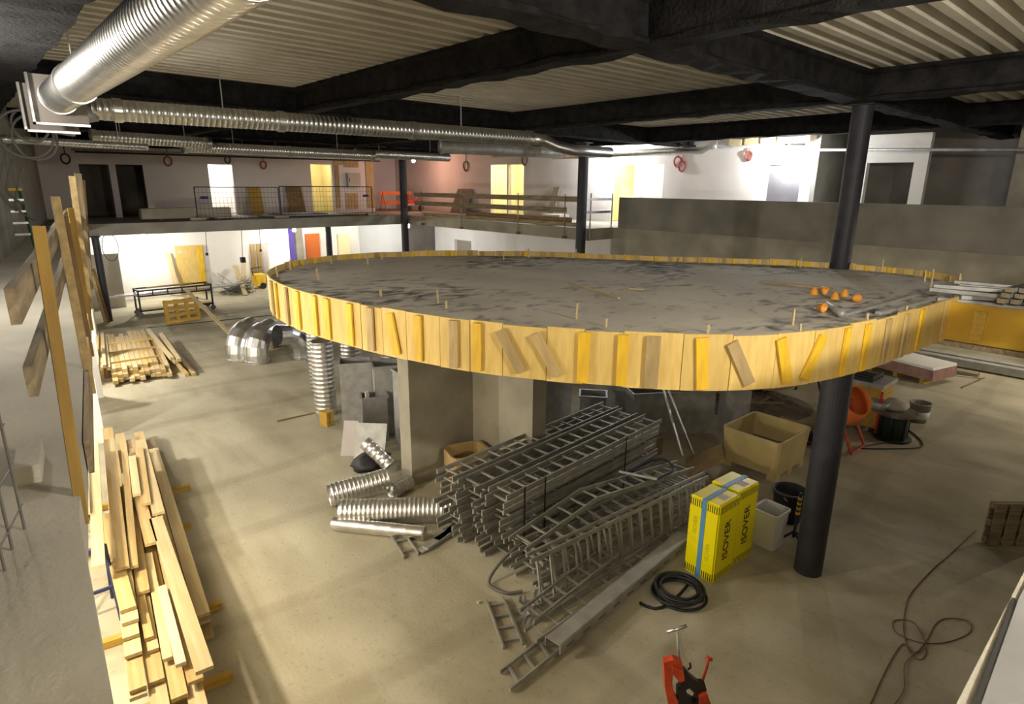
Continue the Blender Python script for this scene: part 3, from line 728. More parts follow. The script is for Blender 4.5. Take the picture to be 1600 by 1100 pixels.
# ================================================================== LEFT GANGWAY RAILING
def rail_pt(Y, z, off=0.0): return V((edge(Y) + off, Y, z))
def post(px_t, py_t, Y, zb, wd, label, material='wood_ochre', bot=None):
    a = GY(px_t, py_t, Y); b = V((edge(Y) + 0.03, Y, zb))
    if bot: b = GY(bot[0], bot[1], Y)
    return tag(bar('railing_post', b, a, wd, wd * 0.8, material, up=(0, 1, 0)), label, 'post', 'wooden posts of the left railing')
post(60, 353, 3.60, 3.52, 0.05, 'ochre wooden railing post nearest the viewer on the left gangway', 'post_ochre', (130, 818))
post(86, 307, 6.2, 3.52, 0.06, 'pale-topped railing post, second from the viewer on the left gangway', 'batten_tan')
post(101, 337, 7.6, 3.52, 0.055, 'brown railing post behind the pale-topped one on the left gangway', 'wood_brown')
post(110, 325, 9.0, 3.52, 0.06, 'yellowish railing post in the middle of the left gangway', 'post_ochre')
post(112, 275, 10.6, 3.52, 0.07, 'tallest yellow-edged railing post on the left gangway', 'batten_tan')
post(121, 271, 12.6, 3.52, 0.10, 'tall grey-brown railing post beside the tallest yellow-edged one', 'wood_grey')
post(128, 281, 14.5, 3.52, 0.09, 'dark brown railing post farthest along the left gangway', 'wood_brown')
rails = [(2.85, 7.2, 4.79, 4.925, 'wood_grey', 'upper plank of the left railing nearest the viewer'), (2.95, 7.4, 4.48, 4.605, 'wood_grey', 'lower plank of the left railing nearest the viewer'),
         (6.9, 12.0, 4.72, 4.90, 'wood_grey', 'upper plank of the left railing behind the nearest one'), (7.2, 12.2, 4.36, 4.54, 'wood_grey', 'lower plank of the left railing behind the nearest one'),
         (11.6, 17.0, 4.70, 4.88, 'wood_brown', 'upper plank at the far end of the left railing'), (11.9, 17.0, 4.36, 4.54, 'wood_brown', 'lower plank at the far end of the left railing')]
for k, (y0, y1, z0, z1, mt, lb) in enumerate(rails):
    o_ = -0.035 - 0.035 * (k // 2 % 2)
    a, b = rail_pt(y0, (z0 + z1) / 2, o_), rail_pt(y1, (z0 + z1) / 2, o_)
    if k < 2: a.x = [0.105, 0.115][k]
    tag(bar('railing_plank', a, b, 0.032, z1 - z0, mt), lb, 'plank', 'planks of the left railing')
for k, (y0, y1, z0, z1) in enumerate(((4.4, 6.6, 3.52, 3.74), (6.7, 9.4, 3.50, 3.74), (9.5, 14.5, 3.48, 3.74))):
    a, b = rail_pt(y0, (z0 + z1) / 2, 0.022), rail_pt(y1, (z0 + z1) / 2, 0.022)
    tag(bar('edge_board', a, b, 0.03, z1 - z0, ['wood_grey', 'batten_tan', 'wood_brown'][k]), ['grey formwork board on the slab edge by the nearest railing post', 'tan formwork board on the middle of the left slab edge', 'dark brown formwork board on the far part of the left slab edge'][k], 'board')
# steel mesh standing at the far left edge of the frame
mesh_t = thing('rebar_mesh', 'dark steel mesh panel standing at the left edge of the gangway', 'mesh', T((-0.16, 2.6, FL)))
for k in range(9):
    y = 2.0 + 0.17 * k
    place('mesh_bar', cached(('mbar',), lambda: MB().tube([(0, 0, 0), (0.0, 0, 1.15)], 0.007, 6).mesh('mbar')), 'hose_grey', T((-0.36 + 0.045 * k - 0.01 * (k % 2), y, FL), 0, 0.03 * math.sin(k * 2)), mesh_t)
for k in range(6):
    z = FL + 0.1 + 0.2 * k
    place('cross_bar', MB().tube([(-0.37, 1.95, z), (0.01, 3.42, z)], 0.005, 6).mesh('cross_bar'), 'hose_grey', None, mesh_t)
cb_ = G(42, 735, FL); tag(place('concrete_block', boxmesh(0.11, 0.42, 0.10, 'base'), 'concrete_pale', T((cb_.x + .02, cb_.y, FL), -0.12)), 'pale concrete block lying on the left gangway floor', 'block')
# green step ladder
st = G(30, 386, FL); 
lad = thing('step_ladder', 'green step ladder with a yellow top standing on the left gangway', 'ladder', T(st, -0.05))
Ml = MW[lad]
for s in (-1, 1):
    place('side_rail', MB().tube([(s * 0.30, -0.1, 0.0), (s * 0.22, 0.22, 1.33)], 0.035, 6).mesh('side_rail'), 'green_paint', Ml, lad)
    place('rear_leg', MB().tube([(s * 0.32, 0.75, 0.0), (s * 0.22, 0.27, 1.33)], 0.025, 6).mesh('rear_leg'), 'galv_dull', Ml, lad)
place('top_cap', MB().box((-0.28, 0.12, 1.33), (0.28, 0.36, 1.39)).mesh('top_cap'), 'batten_yellow', Ml, lad)
for k in range(4):
    z = 0.28 + 0.27 * k; y = -0.1 + 0.32 * z / 1.33
    place('tread', MB().box((-0.27, y - 0.05, z), (0.27, y + 0.09, z + 0.05)).mesh('tread'), 'galv', Ml, lad)

# ================================================================== BACK GALLERY
def fence(pa, pb, Y, label):
    a, b = GY(pa[0], pa[1], Y), GY(pb[0], pb[1], Y); zt = (a.z + b.z) / 2; zb = FL + 0.04
    t = thing('mesh_fence', label, 'fence', T((a.x, Y, FL)), 'site fence panels on the back gallery')
    for x in (a.x, b.x): place('upright', MB().tube([(x, Y, FL), (x, Y, zt)], 0.025, 6).mesh('upright'), 'black_steel', None, t)
    for z in (zb, zt): place('frame_rail', MB().tube([(a.x, Y, z), (b.x, Y, z)], 0.022, 6).mesh('frame_rail'), 'black_steel', None, t)
    mb = MB(); n = int((b.x - a.x) / 0.16)
    for k in range(1, n): mb.tube([(a.x + (b.x - a.x) * k / n, Y, zb), (a.x + (b.x - a.x) * k / n, Y, zt)], 0.005, 4, False)
    for k in range(1, 6): mb.tube([(a.x, Y, zb + (zt - zb) * k / 6), (b.x, Y, zb + (zt - zb) * k / 6)], 0.005, 4, False)
    w_ = place('wire_grid', mb.mesh('wire_grid'), 'black_steel', None, t); w_['kind'] = 'stuff'
    sx = a.x + 0.35 if pa[0] < 400 else b.x - 0.35
    place('sign_plate', MB().box((sx - .16, Y - 0.03, zt - 0.5), (sx + .16, Y - 0.015, zt - 0.38)).mesh('sign_plate'), 'blue_dim', None, t)
    for x in (a.x, b.x): place('foot_block', MB().box((x - 0.3, Y - 0.12, FL), (x + 0.3, Y + 0.12, FL + 0.12)).mesh('foot_block'), 'concrete', None, t)
fence((303, 294), (434, 291), 28.9, 'wire mesh site fence panel before the bright white doorway')
fence((436, 291), (580, 292), 28.95, 'wire mesh site fence panel before the orange-patched wall')
a, b = GY(222, 340, 29.6), GY(362, 338, 29.6)
bm_ = tag(place('concrete_beam', MB().box((a.x, 29.6, FL + 0.06), (b.x, 30.1, FL + 0.50)).mesh('concrete_beam'), 'concrete'), 'long grey concrete beam lying on the back gallery by the fence', 'beam')
for k, x in enumerate((a.x + 0.6, b.x - 0.8)):
    tag(blk('timber_bearer', (x, 29.5, FL), (x + 0.15, 30.2, FL + 0.06), 'wood_grey'), ['timber bearer under the left end of the lying concrete beam', 'timber bearer under the right end of the lying concrete beam'][k], 'timber')
for k in range(4):
    a, b = GY(412 + 8 * k, 335, 29.8), GY(552 - 22 * k, 333, 29.8)
    tag(blk('plasterboard_sheet', (a.x, 29.4 + 0.05 * k, FL + 0.05 * k), (b.x, 30.7, FL + 0.05 * k + 0.045), 'galv_dull' if k % 2 else 'dark_wall'), '%s sheet from the bottom in the low dark pile on the back gallery' % ORD[k], 'sheet', 'sheets in the low pile')
for k, (x0, x1, yt, mt, lb) in enumerate(((386, 405, 292, 'wood_ochre', 'ochre plywood board leaning on the wall right of the bright doorway'), (446, 470, 291, 'wood_brown', 'dark brown board leaning on the wall left of the cream doorway'))):
    a, b = GY(x0, yt, 32.9), GY(x1, yt, 32.9)
    tag(place('leaning_board', MB().hexa([(a.x, 32.45, FL), (b.x, 32.45, FL), (b.x, 32.5, FL), (a.x, 32.5, FL), (a.x, 32.9, a.z), (b.x, 32.9, a.z), (b.x, 32.95, a.z), (a.x, 32.95, a.z)]).mesh('leaning_board'), mt), lb, 'board')
# ochre patches and electrical cabinet on the wall
pat = [(520, 536, 243, 258), (522, 533, 258, 325), (537, 560, 243, 262), (570, 586, 243, 325), (540, 560, 302, 326)]
for k, (x0, x1, y0, y1) in enumerate(pat):
    a, b = GY(x0, y0, 32.98), GY(x1, y1, 32.98); z0 = max(FL, b.z)
    struct(place('trim_%d' % (10 + k), MB().box((a.x, 32.96, z0), (b.x, 32.999, min(a.z, 7.1))).mesh('trim_patch'), 'batten_tan'))
a, b = GY(542, 270, 32.9), GY(563, 292, 32.9)
ec = thing('electrical_cabinet', 'grey electrical cabinet on the orange-patched wall', 'cabinet', T((a.x, 32.8, b.z)))
place('body', MB().box((a.x, 32.82, b.z), (b.x, 32.96, a.z)).mesh('body'), 'galv_dull', None, ec)
ecd = place('door', MB().box((a.x + .03, 32.80, b.z + .03), (b.x - .03, 32.82, a.z - .03)).mesh('door'), 'concrete_pale', None, ec)
place('latch', MB().box((a.x + .06, 32.78, (a.z + b.z) / 2 - .08), (a.x + .1, 32.80, (a.z + b.z) / 2 + .08)).mesh('latch'), 'black_steel', None, ecd)
# orange barrier in the corner recess
ob = thing('work_barrier', 'orange board barrier standing in the pink-lit corner recess', 'barrier', T((20.0, 33.0, FL)))
for z in (4.15, 4.7): place('board', MB().box((19.0, 33.0, z), (21.2, 33.05, z + 0.2)).mesh('board'), 'orange_paint', None, ob)
for x in (19.2, 21.0):
    for s in (-1, 1): place('leg', MB().tube([(x, 33.02 + s * 0.35, FL), (x, 33.02, 4.9)], 0.03, 6).mesh('leg'), 'red_paint', None, ob)
hc = thing('hand_cart', 'small red and grey hand cart in front of the orange barrier', 'cart', T((20.5, 32.2, FL)))
place('tray', MB().box((20.2, 32.0, FL + 0.35), (21.4, 32.6, FL + 0.45)).mesh('tray'), 'galv_dull', None, hc)
place('load', MB().box((20.4, 32.1, FL + 0.45), (21.1, 32.5, FL + 0.72)).mesh('load'), 'red_paint', None, hc)
for x in (20.35, 21.25): place('wheel', MB().tube([(x, 32.05, FL + 0.17), (x, 32.12, FL + 0.17)], 0.17, 14).mesh('wheel'), 'rubber', None, hc)
for x in (20.25, 21.35): place('handle', MB().tube([(x, 32.6, FL + 0.4), (x, 32.8, FL + 1.0)], 0.025, 6).mesh('handle'), 'galv_dull', None, hc)
for k, x in enumerate((20.35, 21.25)): place('strut', MB().tube([(x, 32.085, FL + 0.17), (x, 32.3, FL + 0.36)], 0.02, 6).mesh('strut'), 'galv_dull', None, hc)

# ---- plank railing of the right gallery
XP = 17.74
def gx(px, py): return GX(px, py, XP)
pl = [((647, 302), (905, 311), 0.20, 'top plank of the right gallery railing'), ((648, 317), (885, 332), 0.20, 'middle plank of the right gallery railing'), ((662, 335), (904, 349), 0.16, 'toe plank of the right gallery railing'), ((725, 331), (890, 342), 0.20, 'loose plank resting behind the toe plank of the right railing')]
for k, (a, b, h, lb) in enumerate(pl):
    p0, p1 = gx(*a), gx(*b); z = ((p0.z + p1.z) / 2, 0)[0]
    xx = XP if k < 3 else XP + 0.12
    p0 = V((xx, p0.y, [4.82, 4.40, 3.87, 4.02][k])); p1 = V((xx, p1.y, [4.82, 4.40, 3.87, 4.02][k]))
    tag(bar('railing_plank', p0, p1, 0.04, h, 'wood_grey' if k != 3 else 'wood_brown'), lb, 'plank', 'planks of the right gallery railing')
for k, x in enumerate((661, 722, 811, 884)):
    p = gx(x, 340)
    t = thing('railing_post', '%s thin steel post from the left in the plank railing' % ORD[k], 'post', T((XP - 0.05, p.y, FL)), 'steel posts of the right railing')
    place('upright', MB().tube([(XP - 0.06, p.y, SB + 0.1), (XP - 0.06, p.y, 5.0)], 0.025, 6).mesh('upright'), 'wood_grey', None, t)
    place('clamp', MB().box((XP - 0.14, p.y - 0.06, SB + 0.02), (XP + 0.02, p.y + 0.06, SB + 0.12)).mesh('clamp'), 'wood_brown', None, t)
rg = thing('steel_railing', 'short steel railing between the dark column and the parapet', 'railing', T((18.4, 15.55, FL)))
for x in (17.85, 19.1): place('upright', MB().tube([(x, 15.55, SB + 0.05), (x, 15.55, 5.05)], 0.028, 6).mesh('upright'), 'galv_dull', None, rg)
for z in (4.83, 4.36): place('rail', MB().box((17.6, 15.53, z - 0.05), (19.15, 15.57, z + 0.05)).mesh('rail'), 'galv', None, rg)
a = gx(727, 297); tag(place('leaning_board', MB().hexa([(21.6, 28.2, FL), (21.6, 29.6, FL), (21.66, 29.6, FL), (21.66, 28.2, FL), (22.2, 28.2, 5.1), (22.2, 29.6, 5.1), (22.26, 29.6, 5.1), (22.26, 28.2, 5.1)]).mesh('leaning_panel'), 'dark_wall'), 'dark panel leaning on the pink-lit wall left of the twin doorway', 'panel')
tag(blk('white_block', (18.3, 17.6, FL), (18.9, 18.6, FL + 0.42), 'white_board'), 'white aerated block on the gallery floor beside the dark column', 'block')
tag(place('leaning_board', MB().hexa([(21.8, 21.4, FL), (21.8, 21.8, FL), (21.85, 21.8, FL), (21.85, 21.4, FL), (22.22, 21.4, 5.25), (22.22, 21.8, 5.25), (22.27, 21.8, 5.25), (22.27, 21.4, 5.25)]).mesh('leaning_panel'), 'wood_grey'), 'narrow grey board leaning on the wall left of the dark column', 'board')

# ================================================================== LOWER LEFT, FAR
a, b = GY(273, 385, 32.8), GY(317, 385, 32.8)
dr = thing('plywood_door', 'yellow plywood door panel leaning on the lower back wall', 'door', T((a.x, 32.8, 0)))
drp = place('panel', MB().box((a.x, 32.86, 0), (b.x, 32.93, a.z)).mesh('panel'), 'ply', None, dr)
place('batten', MB().box((b.x - 0.28, 32.82, 0.05), (b.x - 0.04, 32.858, a.z - 0.05)).mesh('batten'), 'batten_yellow', None, dr)
place('latch', MB().box((b.x - 0.02, 32.80, 1.0), (b.x + 0.1, 32.86, 1.12)).mesh('latch'), 'galv_dull', None, drp)
place('note', MB().box((a.x + 0.1, 32.85, a.z - 0.35), (a.x + 0.32, 32.858, a.z - 0.22)).mesh('note'), 'label_grey', None, drp)
tag(bar('leaning_board', GY(276, 449, 32.3), GY(262, 394, 32.85), 0.20, 0.04, 'pine_pale', up=(0, -1, 0)), 'pale board leaning on the lower back wall left of the plywood door', 'board')
for k, (q, r_) in enumerate((((384, 462), (367, 415)), ((381, 460), (381, 408)))):
    p0 = G(*q); p1 = GY(r_[0], r_[1], 32.6)
    tag(bar('leaning_board', p0 + V((0, 0, .03)), p1, 0.22, 0.05, 'pine_pale', up=(0, -1, 0)), ['tilted left board of the crossed pair at the lower back wall', 'upright right board of the crossed pair at the lower back wall'][k], 'board')
rnd = random.Random(5)
heap = MB()
c = G(372, 460)
for k in range(45):
    pts = [c + V((rnd.uniform(-.8, .8), rnd.uniform(-.35, .6), abs(rnd.gauss(0.2, .25)) + .01)) for _ in range(3)]
    heap.tube(catmull(pts, 4), 0.012, 4, False)
wh = tag(place('wire_heap', heap.mesh('wire_heap'), 'hose_grey'), 'tangled heap of wire around the crossed boards', 'wire'); wh['kind'] = 'stuff'
c = G(396, 447)
c = c - V((0, .9, 0))
ym = thing('yellow_machine', 'small yellow machine before the striped doorway', 'machine', T(c))
place('body', MB().box((-.25, -.3, .15), (.25, .3, .75)).mesh('ybody'), 'batten_yellow', T(c), ym)
place('handle', MB().tube([(-.25, 0, .7), (-.35, 0, 1.05), (.2, 0, 1.1)], .03, 6).mesh('yhandle'), 'rubber', T(c), ym)
for s in (-1, 1): place('wheel', MB().tube([(0.1, s * .34, .16), (0.1, s * .28, .16)], .16, 14).mesh('ywheel'), 'rubber', T(c), ym)
for k, (x, y0, y1, d) in enumerate(((322, 362, 395, 0.05), (378, 364, 402, 0.1), (406, 362, 390, 0.04))):
    a, b = GY(x, y0, 30.5), GY(x + 1, y1, 30.5); a.z = SB
    t = thing('hanging_cable', ['thin cable hanging right of the plywood door', 'hanging cable with a hook block before the crossed boards', 'thin cable hanging before the striped doorway'][k], 'cable', T(a))
    place('cord', MB().tube([a, b], 0.014, 5).mesh('cord'), 'rubber', None, t)
    place('plug', MB().box((b.x - d, b.y - d, b.z - 2.5 * d), (b.x + d, b.y + d, b.z)).mesh('plug'), 'rubber', None, t)
# trolley with metal profiles
tr = thing('steel_trolley', 'black steel trolley on casters at the lower back left', 'trolley', T((6.2, 28.6, 0)))
X0, X1, Y0, Y1 = 5.0, 7.75, 28.1, 28.9
for x in (X0, X1):
    for y in (Y0, Y1):
        tl = place('leg', MB().box((x - .03, y - .03, 0.2), (x + .03, y + .03, 1.12)).mesh('tleg'), 'black_steel', None, tr)
        place('caster', MB().tube([(x, y - .03, .1), (x, y + .03, .1)], .1, 12).mesh('caster'), 'hose_grey', None, tl)
for z in (0.26, 1.08, 0.86):
    for y in (Y0, Y1): place('side_bar', MB().box((X0, y - .025, z - .03), (X1, y + .025, z + .03)).mesh('sbar'), 'black_steel', None, tr)
    for x in (X0, X1): place('end_bar', MB().box((x - .025, Y0, z - .03), (x + .025, Y1, z + .03)).mesh('ebar'), 'black_steel', None, tr)
for k in range(4): place('divider', MB().box((5.5 + k * .55, Y0 - .02, .86), (5.54 + k * .55, Y0 + .02, 1.1)).mesh('divd'), 'black_steel', None, tr)
place('shelf', MB().box((X0, Y0, .29), (X1, Y1, .33)).mesh('shelf'), 'pine_pale', None, tr)
for k in range(4):
    tag(bar('metal_profile', (3.9 + .35 * k, 28.2 + .17 * k, .93), (8.6 + .35 * k, 28.25 + .17 * k, .93), .10, .07, 'galv_bright' if k < 2 else 'galv'), 'bright metal profile lying on the trolley, %s from the front' % ORD[k], 'profile', 'profiles on the trolley')
tag(bar('lath', (5.4, 28.5, 1.14), (7.2, 28.7, 1.14), .12, .05, 'pine'), 'short pine lath lying on top of the trolley', 'lath')
# wooden pallet stood on its edge
pc = G(287, 503); px_ = V((1, 0.10, 0)).normalized()
pa = thing('wooden_pallet', 'yellowish wooden pallet stood on its edge before the trolley', 'pallet', T(pc, 0.10))
Mp = MW[pa]
def lbox(nm, lo, hi, mt, M, par): return place(nm, MB().box(lo, hi).mesh(nm), mt, M, par)
for k in range(4): lbox('slat', (-.62, -.08, .02 + k * .25), (.62, -.05, .14 + k * .25), 'wood_ochre', Mp, pa)
for k in range(4): lbox('slat', (-.62, .10, .02 + k * .25), (.62, .13, .14 + k * .25), 'wood_ochre', Mp, pa)
for k in range(4): lbox('stringer', (-.62 + k * .38, -.05, 0), (-.50 + k * .38, .10, .92), 'wood_ochre', Mp, pa)
tag(bar('long_plank', G(380, 542, .02), GY(290, 452, 27.0) , .14, .045, 'pine_pale'), 'long pale plank slanting from the floor up onto the pallet', 'plank')
tag(bar('short_plank', GY(268, 461, 25.8), GY(322, 468, 26.5), .10, .03, 'pine_pale'), 'short pale plank lying across the pallet top', 'plank')
tag(bar('flat_strip', G(230, 512, .01), G(470, 488, .01), .05, .02, 'rubber'), 'thin dark strip lying across the floor behind the elbows', 'strip')
# two tall brown boards leaning on the black post, panels behind
for k, (q, r_) in enumerate((((166, 508), (144, 430)), ((170, 504), (146, 420)))):
    tag(bar('leaning_lath', G(q[0], q[1], .03), GY(r_[0], r_[1], 27.6), .10, .05, 'wood_brown' if k else 'batten_tan', up=(0, -1, 0)), ['tan lath leaning left of the black post', 'brown lath leaning against the black post'][k], 'lath')
tag(place('grey_wall_board', MB().box((3.3, 31.0, 0), (5.0, 31.1, 2.35)).mesh('grey_wall_board'), 'concrete_pale'), 'tall grey wall panel standing behind the black post', 'panel')

# white boards standing below the left gangway
wps = [(150, 505, 449, 12.5), (153, 535, 465, 12), (157, 575, 493, 12), (161, 612, 534, 13), (165, 688, 591, 20)]
wY = [25.5, 23.0, 20.3, 17.9, 14.6]
for k, (x, yb, yt, wd) in enumerate(wps):
    Y = wY[k]; r_ = GY(x, yb, Y); top = GY(x - 15, yt, Y)
    tag(place('white_board', MB().box((r_.x - 1.1, Y, 0), (r_.x, Y + 0.10, top.z)).mesh('white_board'), 'white_board'), '%s upright white board counted from the far end of the row under the left gangway' % ORD[k], 'board', 'white boards under the gangway')

# ---- timber stack (second, farther pile)
def plank_px(name, nl, nr, far, z, t, mt, label, group, cat='board', ext=0.0):
    a, b = G(nl[0], nl[1], z), G(nr[0], nr[1], z); n_ = (a + b) / 2; f_ = far if isinstance(far, Vector) else G(far[0], far[1], z)
    d = (f_ - n_); d.z = 0; d.normalize(); side = V((-d.y, d.x, 0)); wd = min(0.24, max(0.05, abs((b - a).dot(side))))
    n2 = n_.copy(); n2.z = z - t / 2; f2 = f_ + d * ext; f2.z = z - t / 2
    return tag(bar(name, n2, f2, wd, t, mt), label, cat, group)
rnd = random.Random(21)
gA = 'timbers of the far stack'
axis = V((0.13, 1, 0)).normalized(); side = V((1, -0.13, 0)).normalized()
org = V((2.45, 18.55, 0))
for k in range(3):
    c = org + axis * (0.8 + 1.9 * k) - side * 0.25
    tag(bar('timber_bearer', c + V((0, 0, .04)), c + side * 1.55 + V((0, 0, .04)), .08, .08, 'wood_grey'), '%s bearer from the front under the far timber stack' % ORD[k], 'timber', 'bearers of the far stack')
for lay in range(3):
    for k in range(11 if lay < 2 else 9):
        s = 0.02 + 0.128 * k; y0 = rnd.uniform(0, 0.45) + 0.18 * lay; L = rnd.uniform(4.6, 5.4) - 0.2 * lay
        p = org + side * s + axis * y0 + V((0, 0, 0.08 + 0.05 + 0.10 * lay))
        tag(bar('timber', p, p + axis * L, .12, .095, 'pine_pale' if rnd.random() < .6 else 'pine'), '%s timber from the left in the %s layer of the far stack' % (ORD[k], ['bottom', 'middle', 'upper'][lay]), 'timber', gA)
for k in range(3):
    p = org + axis * (1.2 + 1.25 * k) + V((0, 0, .405)); tag(bar('cross_lath', p - side * 0.02, p + side * 1.22 + axis * .12, .05, .05, 'pine'), '%s cross lath from the front on top of the far timber stack' % ORD[k], 'lath', 'cross laths of the far stack')
for k in range(5):
    p = org - side * (0.42 - 0.085 * k) + axis * (0.5 + 0.1 * (k % 3)) + V((0, 0, .40 + .10 * (k % 2))); q = p + axis * 4.4 + side * (0.12 - .02 * k)
    tag(bar('timber', p, q, .08, .09, 'pine_pale'), '%s long timber in the steep bundle left of the far stack' % ORD[k], 'timber', 'bundle left of the far stack')
for k in range(5):
    p = org - side * (0.42 - 0.085 * k) + axis * (0.5 + 0.1 * (k % 3)); tag(blk('support_block', (p.x - .04, p.y + .6, 0), (p.x + .04, p.y + .75, .35 + .10 * (k % 2)), 'pine'), '%s short block propping the steep bundle' % ORD[k], 'block', 'blocks under the steep bundle')
for k, (dx, y0, y1, sk, z) in enumerate(((1.45, .6, 5.0, -.25, .45), (1.60, .35, 4.2, -.10, .44), (1.60, 1.3, 5.2, -.45, .14), (1.72, .1, 4.6, -.30, .05), (1.90, .05, 4.9, -.25, .05))):
    p = org + side * dx + axis * y0; q = org + side * (dx + sk) + axis * y1
    tag(bar('timber', p + V((0, 0, z)), q + V((0, 0, z)), .10, .09, 'pine_pale' if k < 3 else 'pine'), '%s loose timber along the right side of the far stack' % ORD[k], 'timber', 'loose timbers beside the far stack')

# ---- lumber pile in the foreground, below the gangway
gB = 'boards of the near lumber pile'
pd = V((0.125, 1, 0)).normalized(); ps = V((1, -0.125, 0)).normalized(); porg = V((0.55, 5.6, 0))
for k, (xr, yr) in enumerate(((362, 1055), (346, 944), (298, 822), (297, 760))):
    r_ = G(xr, yr, 0.05); tag(bar('timber_bearer', r_, r_ - ps * 1.55 + pd * 0.0, .09, .09, 'wood_ochre'), '%s cross bearer from the front sticking out under the near lumber pile' % ORD[k], 'timber', 'bearers of the near lumber pile')
L0 = [  # near-left, near-right, far point, top z, material, extension
 ((178, 890), (202, 883), (168, 668), .73, 'pine', 0, 'long wide board on top of the near pile at its left side'),
 ((203, 885), (216, 882), (193, 692), .69, 'pine', 0, 'narrow board beside the long wide top board of the near pile'),
 ((207, 773), (220, 770), (206, 712), .74, 'pine_pale', 0, 'short pale offcut on top at the far end of the near pile'),
 ((221, 787), (236, 785), (219, 712), .70, 'pine', .4, 'brownish board right of the pale offcut at the far end'),
 ((238, 803), (257, 798), (219, 687), .66, 'pine_pale', 0, 'pale board at the far right of the near pile'),
 ((226, 850), (246, 846), (222, 792), .62, 'pine', 1.8, 'wide brown board in the middle of the near pile'),
 ((256, 842), (268, 839), (247, 800), .57, 'pine_pale', 1.2, 'narrow board at the right edge of the near pile'),
 ((305, 1050), (334, 1040), (243, 808), .62, 'pine_pale', 0, 'long slanting pale board on the right of the near pile'),
 ((274, 1039), (291, 1033), (252, 915), .56, 'wood_pale_grey', 0, 'short greyish board beside the long slanting board'),
 ((213, 925), (234, 922), (207, 800), .57, 'pine', 0, 'thick board in the middle, ending behind the short boards'),
 ((226, 1000), (240, 991), (219, 930), .52, 'pine', 1.0, 'narrow board with its end over the pale block end'),
 ((187, 954), (213, 947), (182, 880), .67, 'pine', 1.5, 'board whose end shows just below the long wide top board'),
 ((190, 973), (217, 967), None, .62, 'pine_pale', 3.9, 'board end one step below on the left side of the near pile'),
 ((191, 997), (218, 990), None, .57, 'pine_pale', 4.0, 'board end two steps below on the left side of the near pile'),
 ((195, 1026), (222, 1017), None, .52, 'pine_pale', 4.2, 'board end three steps below on the left side of the near pile'),
 ((202, 1080), (229, 1071), None, .46, 'pine', 4.6, 'board reaching out at the lower left of the near pile'),
 ((202, 1091), (230, 1083), None, .41, 'pine_pale', 4.6, 'lowest visible board at the left front of the near pile'),
 ((231, 1019), (248, 1010), None, .47, 'pine_pale', 4.0, 'pale board end in the middle front of the near pile'),
 ((231, 1070), (257, 1057), None, .42, 'pine', 4.5, 'wide board in the middle front of the near pile'),
 ((237, 1116), (266, 1104), None, .36, 'pine_pale', 4.6, 'wide board running out of frame at the middle front of the near pile'),
 ((254, 1032), (269, 1024), (238, 900), .51, 'pine_pale', .6, 'thin split board left of the greyish board'),
 ((267, 1091), (294, 1085), None, .42, 'pine', 4.4, 'board ending at the bottom between the middle and right fronts'),
 ((300, 1126), (328, 1113), None, .36, 'pine_pale', 4.4, 'board running out of frame at the right front of the near pile'),
 ((293, 1067), (318, 1058), None, .47, 'pine', 4.0, 'board end under the long slanting board'),
]
mat('wood_pale_grey', (0.60, 0.53, 0.42), 0.8, 0, (0.48, 0.43, 0.35), 2.0, 0.1, 30, (0.6, 9, 9), 0.05)
for nl, nr, far, z, mt, ext, lb in L0:
    if far is None:
        n_ = (G(nl[0], nl[1], z) + G(nr[0], nr[1], z)) / 2; far = n_ + pd * 0.5 - ps * 0.0
    plank_px('lumber_board', nl, nr, far, z, .042, mt, lb, gB, ext=ext)
for lay in range(6):
    for k in range(5):
        s = 0.0 + 0.165 * k; y0 = rnd.uniform(0.9, 1.5); L = 4.0 + rnd.uniform(-.2, 3.2)
        p = V((0.60, 5.9, 0)) + ps * s + pd * y0 + V((0, 0, 0.10 + .022 + 0.046 * lay))
        tag(bar('lumber_board', p, p + pd * L, .155, .042, 'pine' if rnd.random() < .6 else 'pine_pale'), '%s board from the left in the buried %s layer of the near lumber pile' % (ORD[k], ORD[lay]), 'board', gB)
# pale planks on a blue trestle behind the railing
tz = 0.98
for k, (nl, nr, far, lb) in enumerate((((143, 893), (164, 874), (146, 690), 'brightly lit wide plank on the blue trestle, end cut at a slant'), ((131, 800), (141, 800), (128, 672), 'narrow bright plank at the left on the blue trestle'))):
    plank_px('bright_plank', nl, nr, far, tz + .045 * k, .045, 'pine_pale', lb, 'planks on the blue trestle', 'plank')
p = G(155, 790, 0.92)
ts = thing('blue_trestle', 'blue steel trestle under the bright planks below the gangway', 'trestle', T((p.x, p.y, 0)))
for q in (0.0, 2.6):
    yy = p.y - 1.2 + q
    xx = p.x - 0.22 + 0.12 * (q - 1.2) * 0.3
    lbox('head', (xx - .35, yy - .03, .86), (xx + .16, yy + .03, .93), 'blue_cloth', None, ts)
    for s in (-1, 1):
        for x in (xx - .3, xx + .14): place('leg', MB().tube([(x, yy, .88), (x, yy + s * .28, 0)], .022, 6).mesh('leg'), 'blue_cloth', None, ts)
    lbox('brace', (xx - .3, yy - .17, .40), (xx + .14, yy - .14, .44), 'blue_cloth', None, ts)

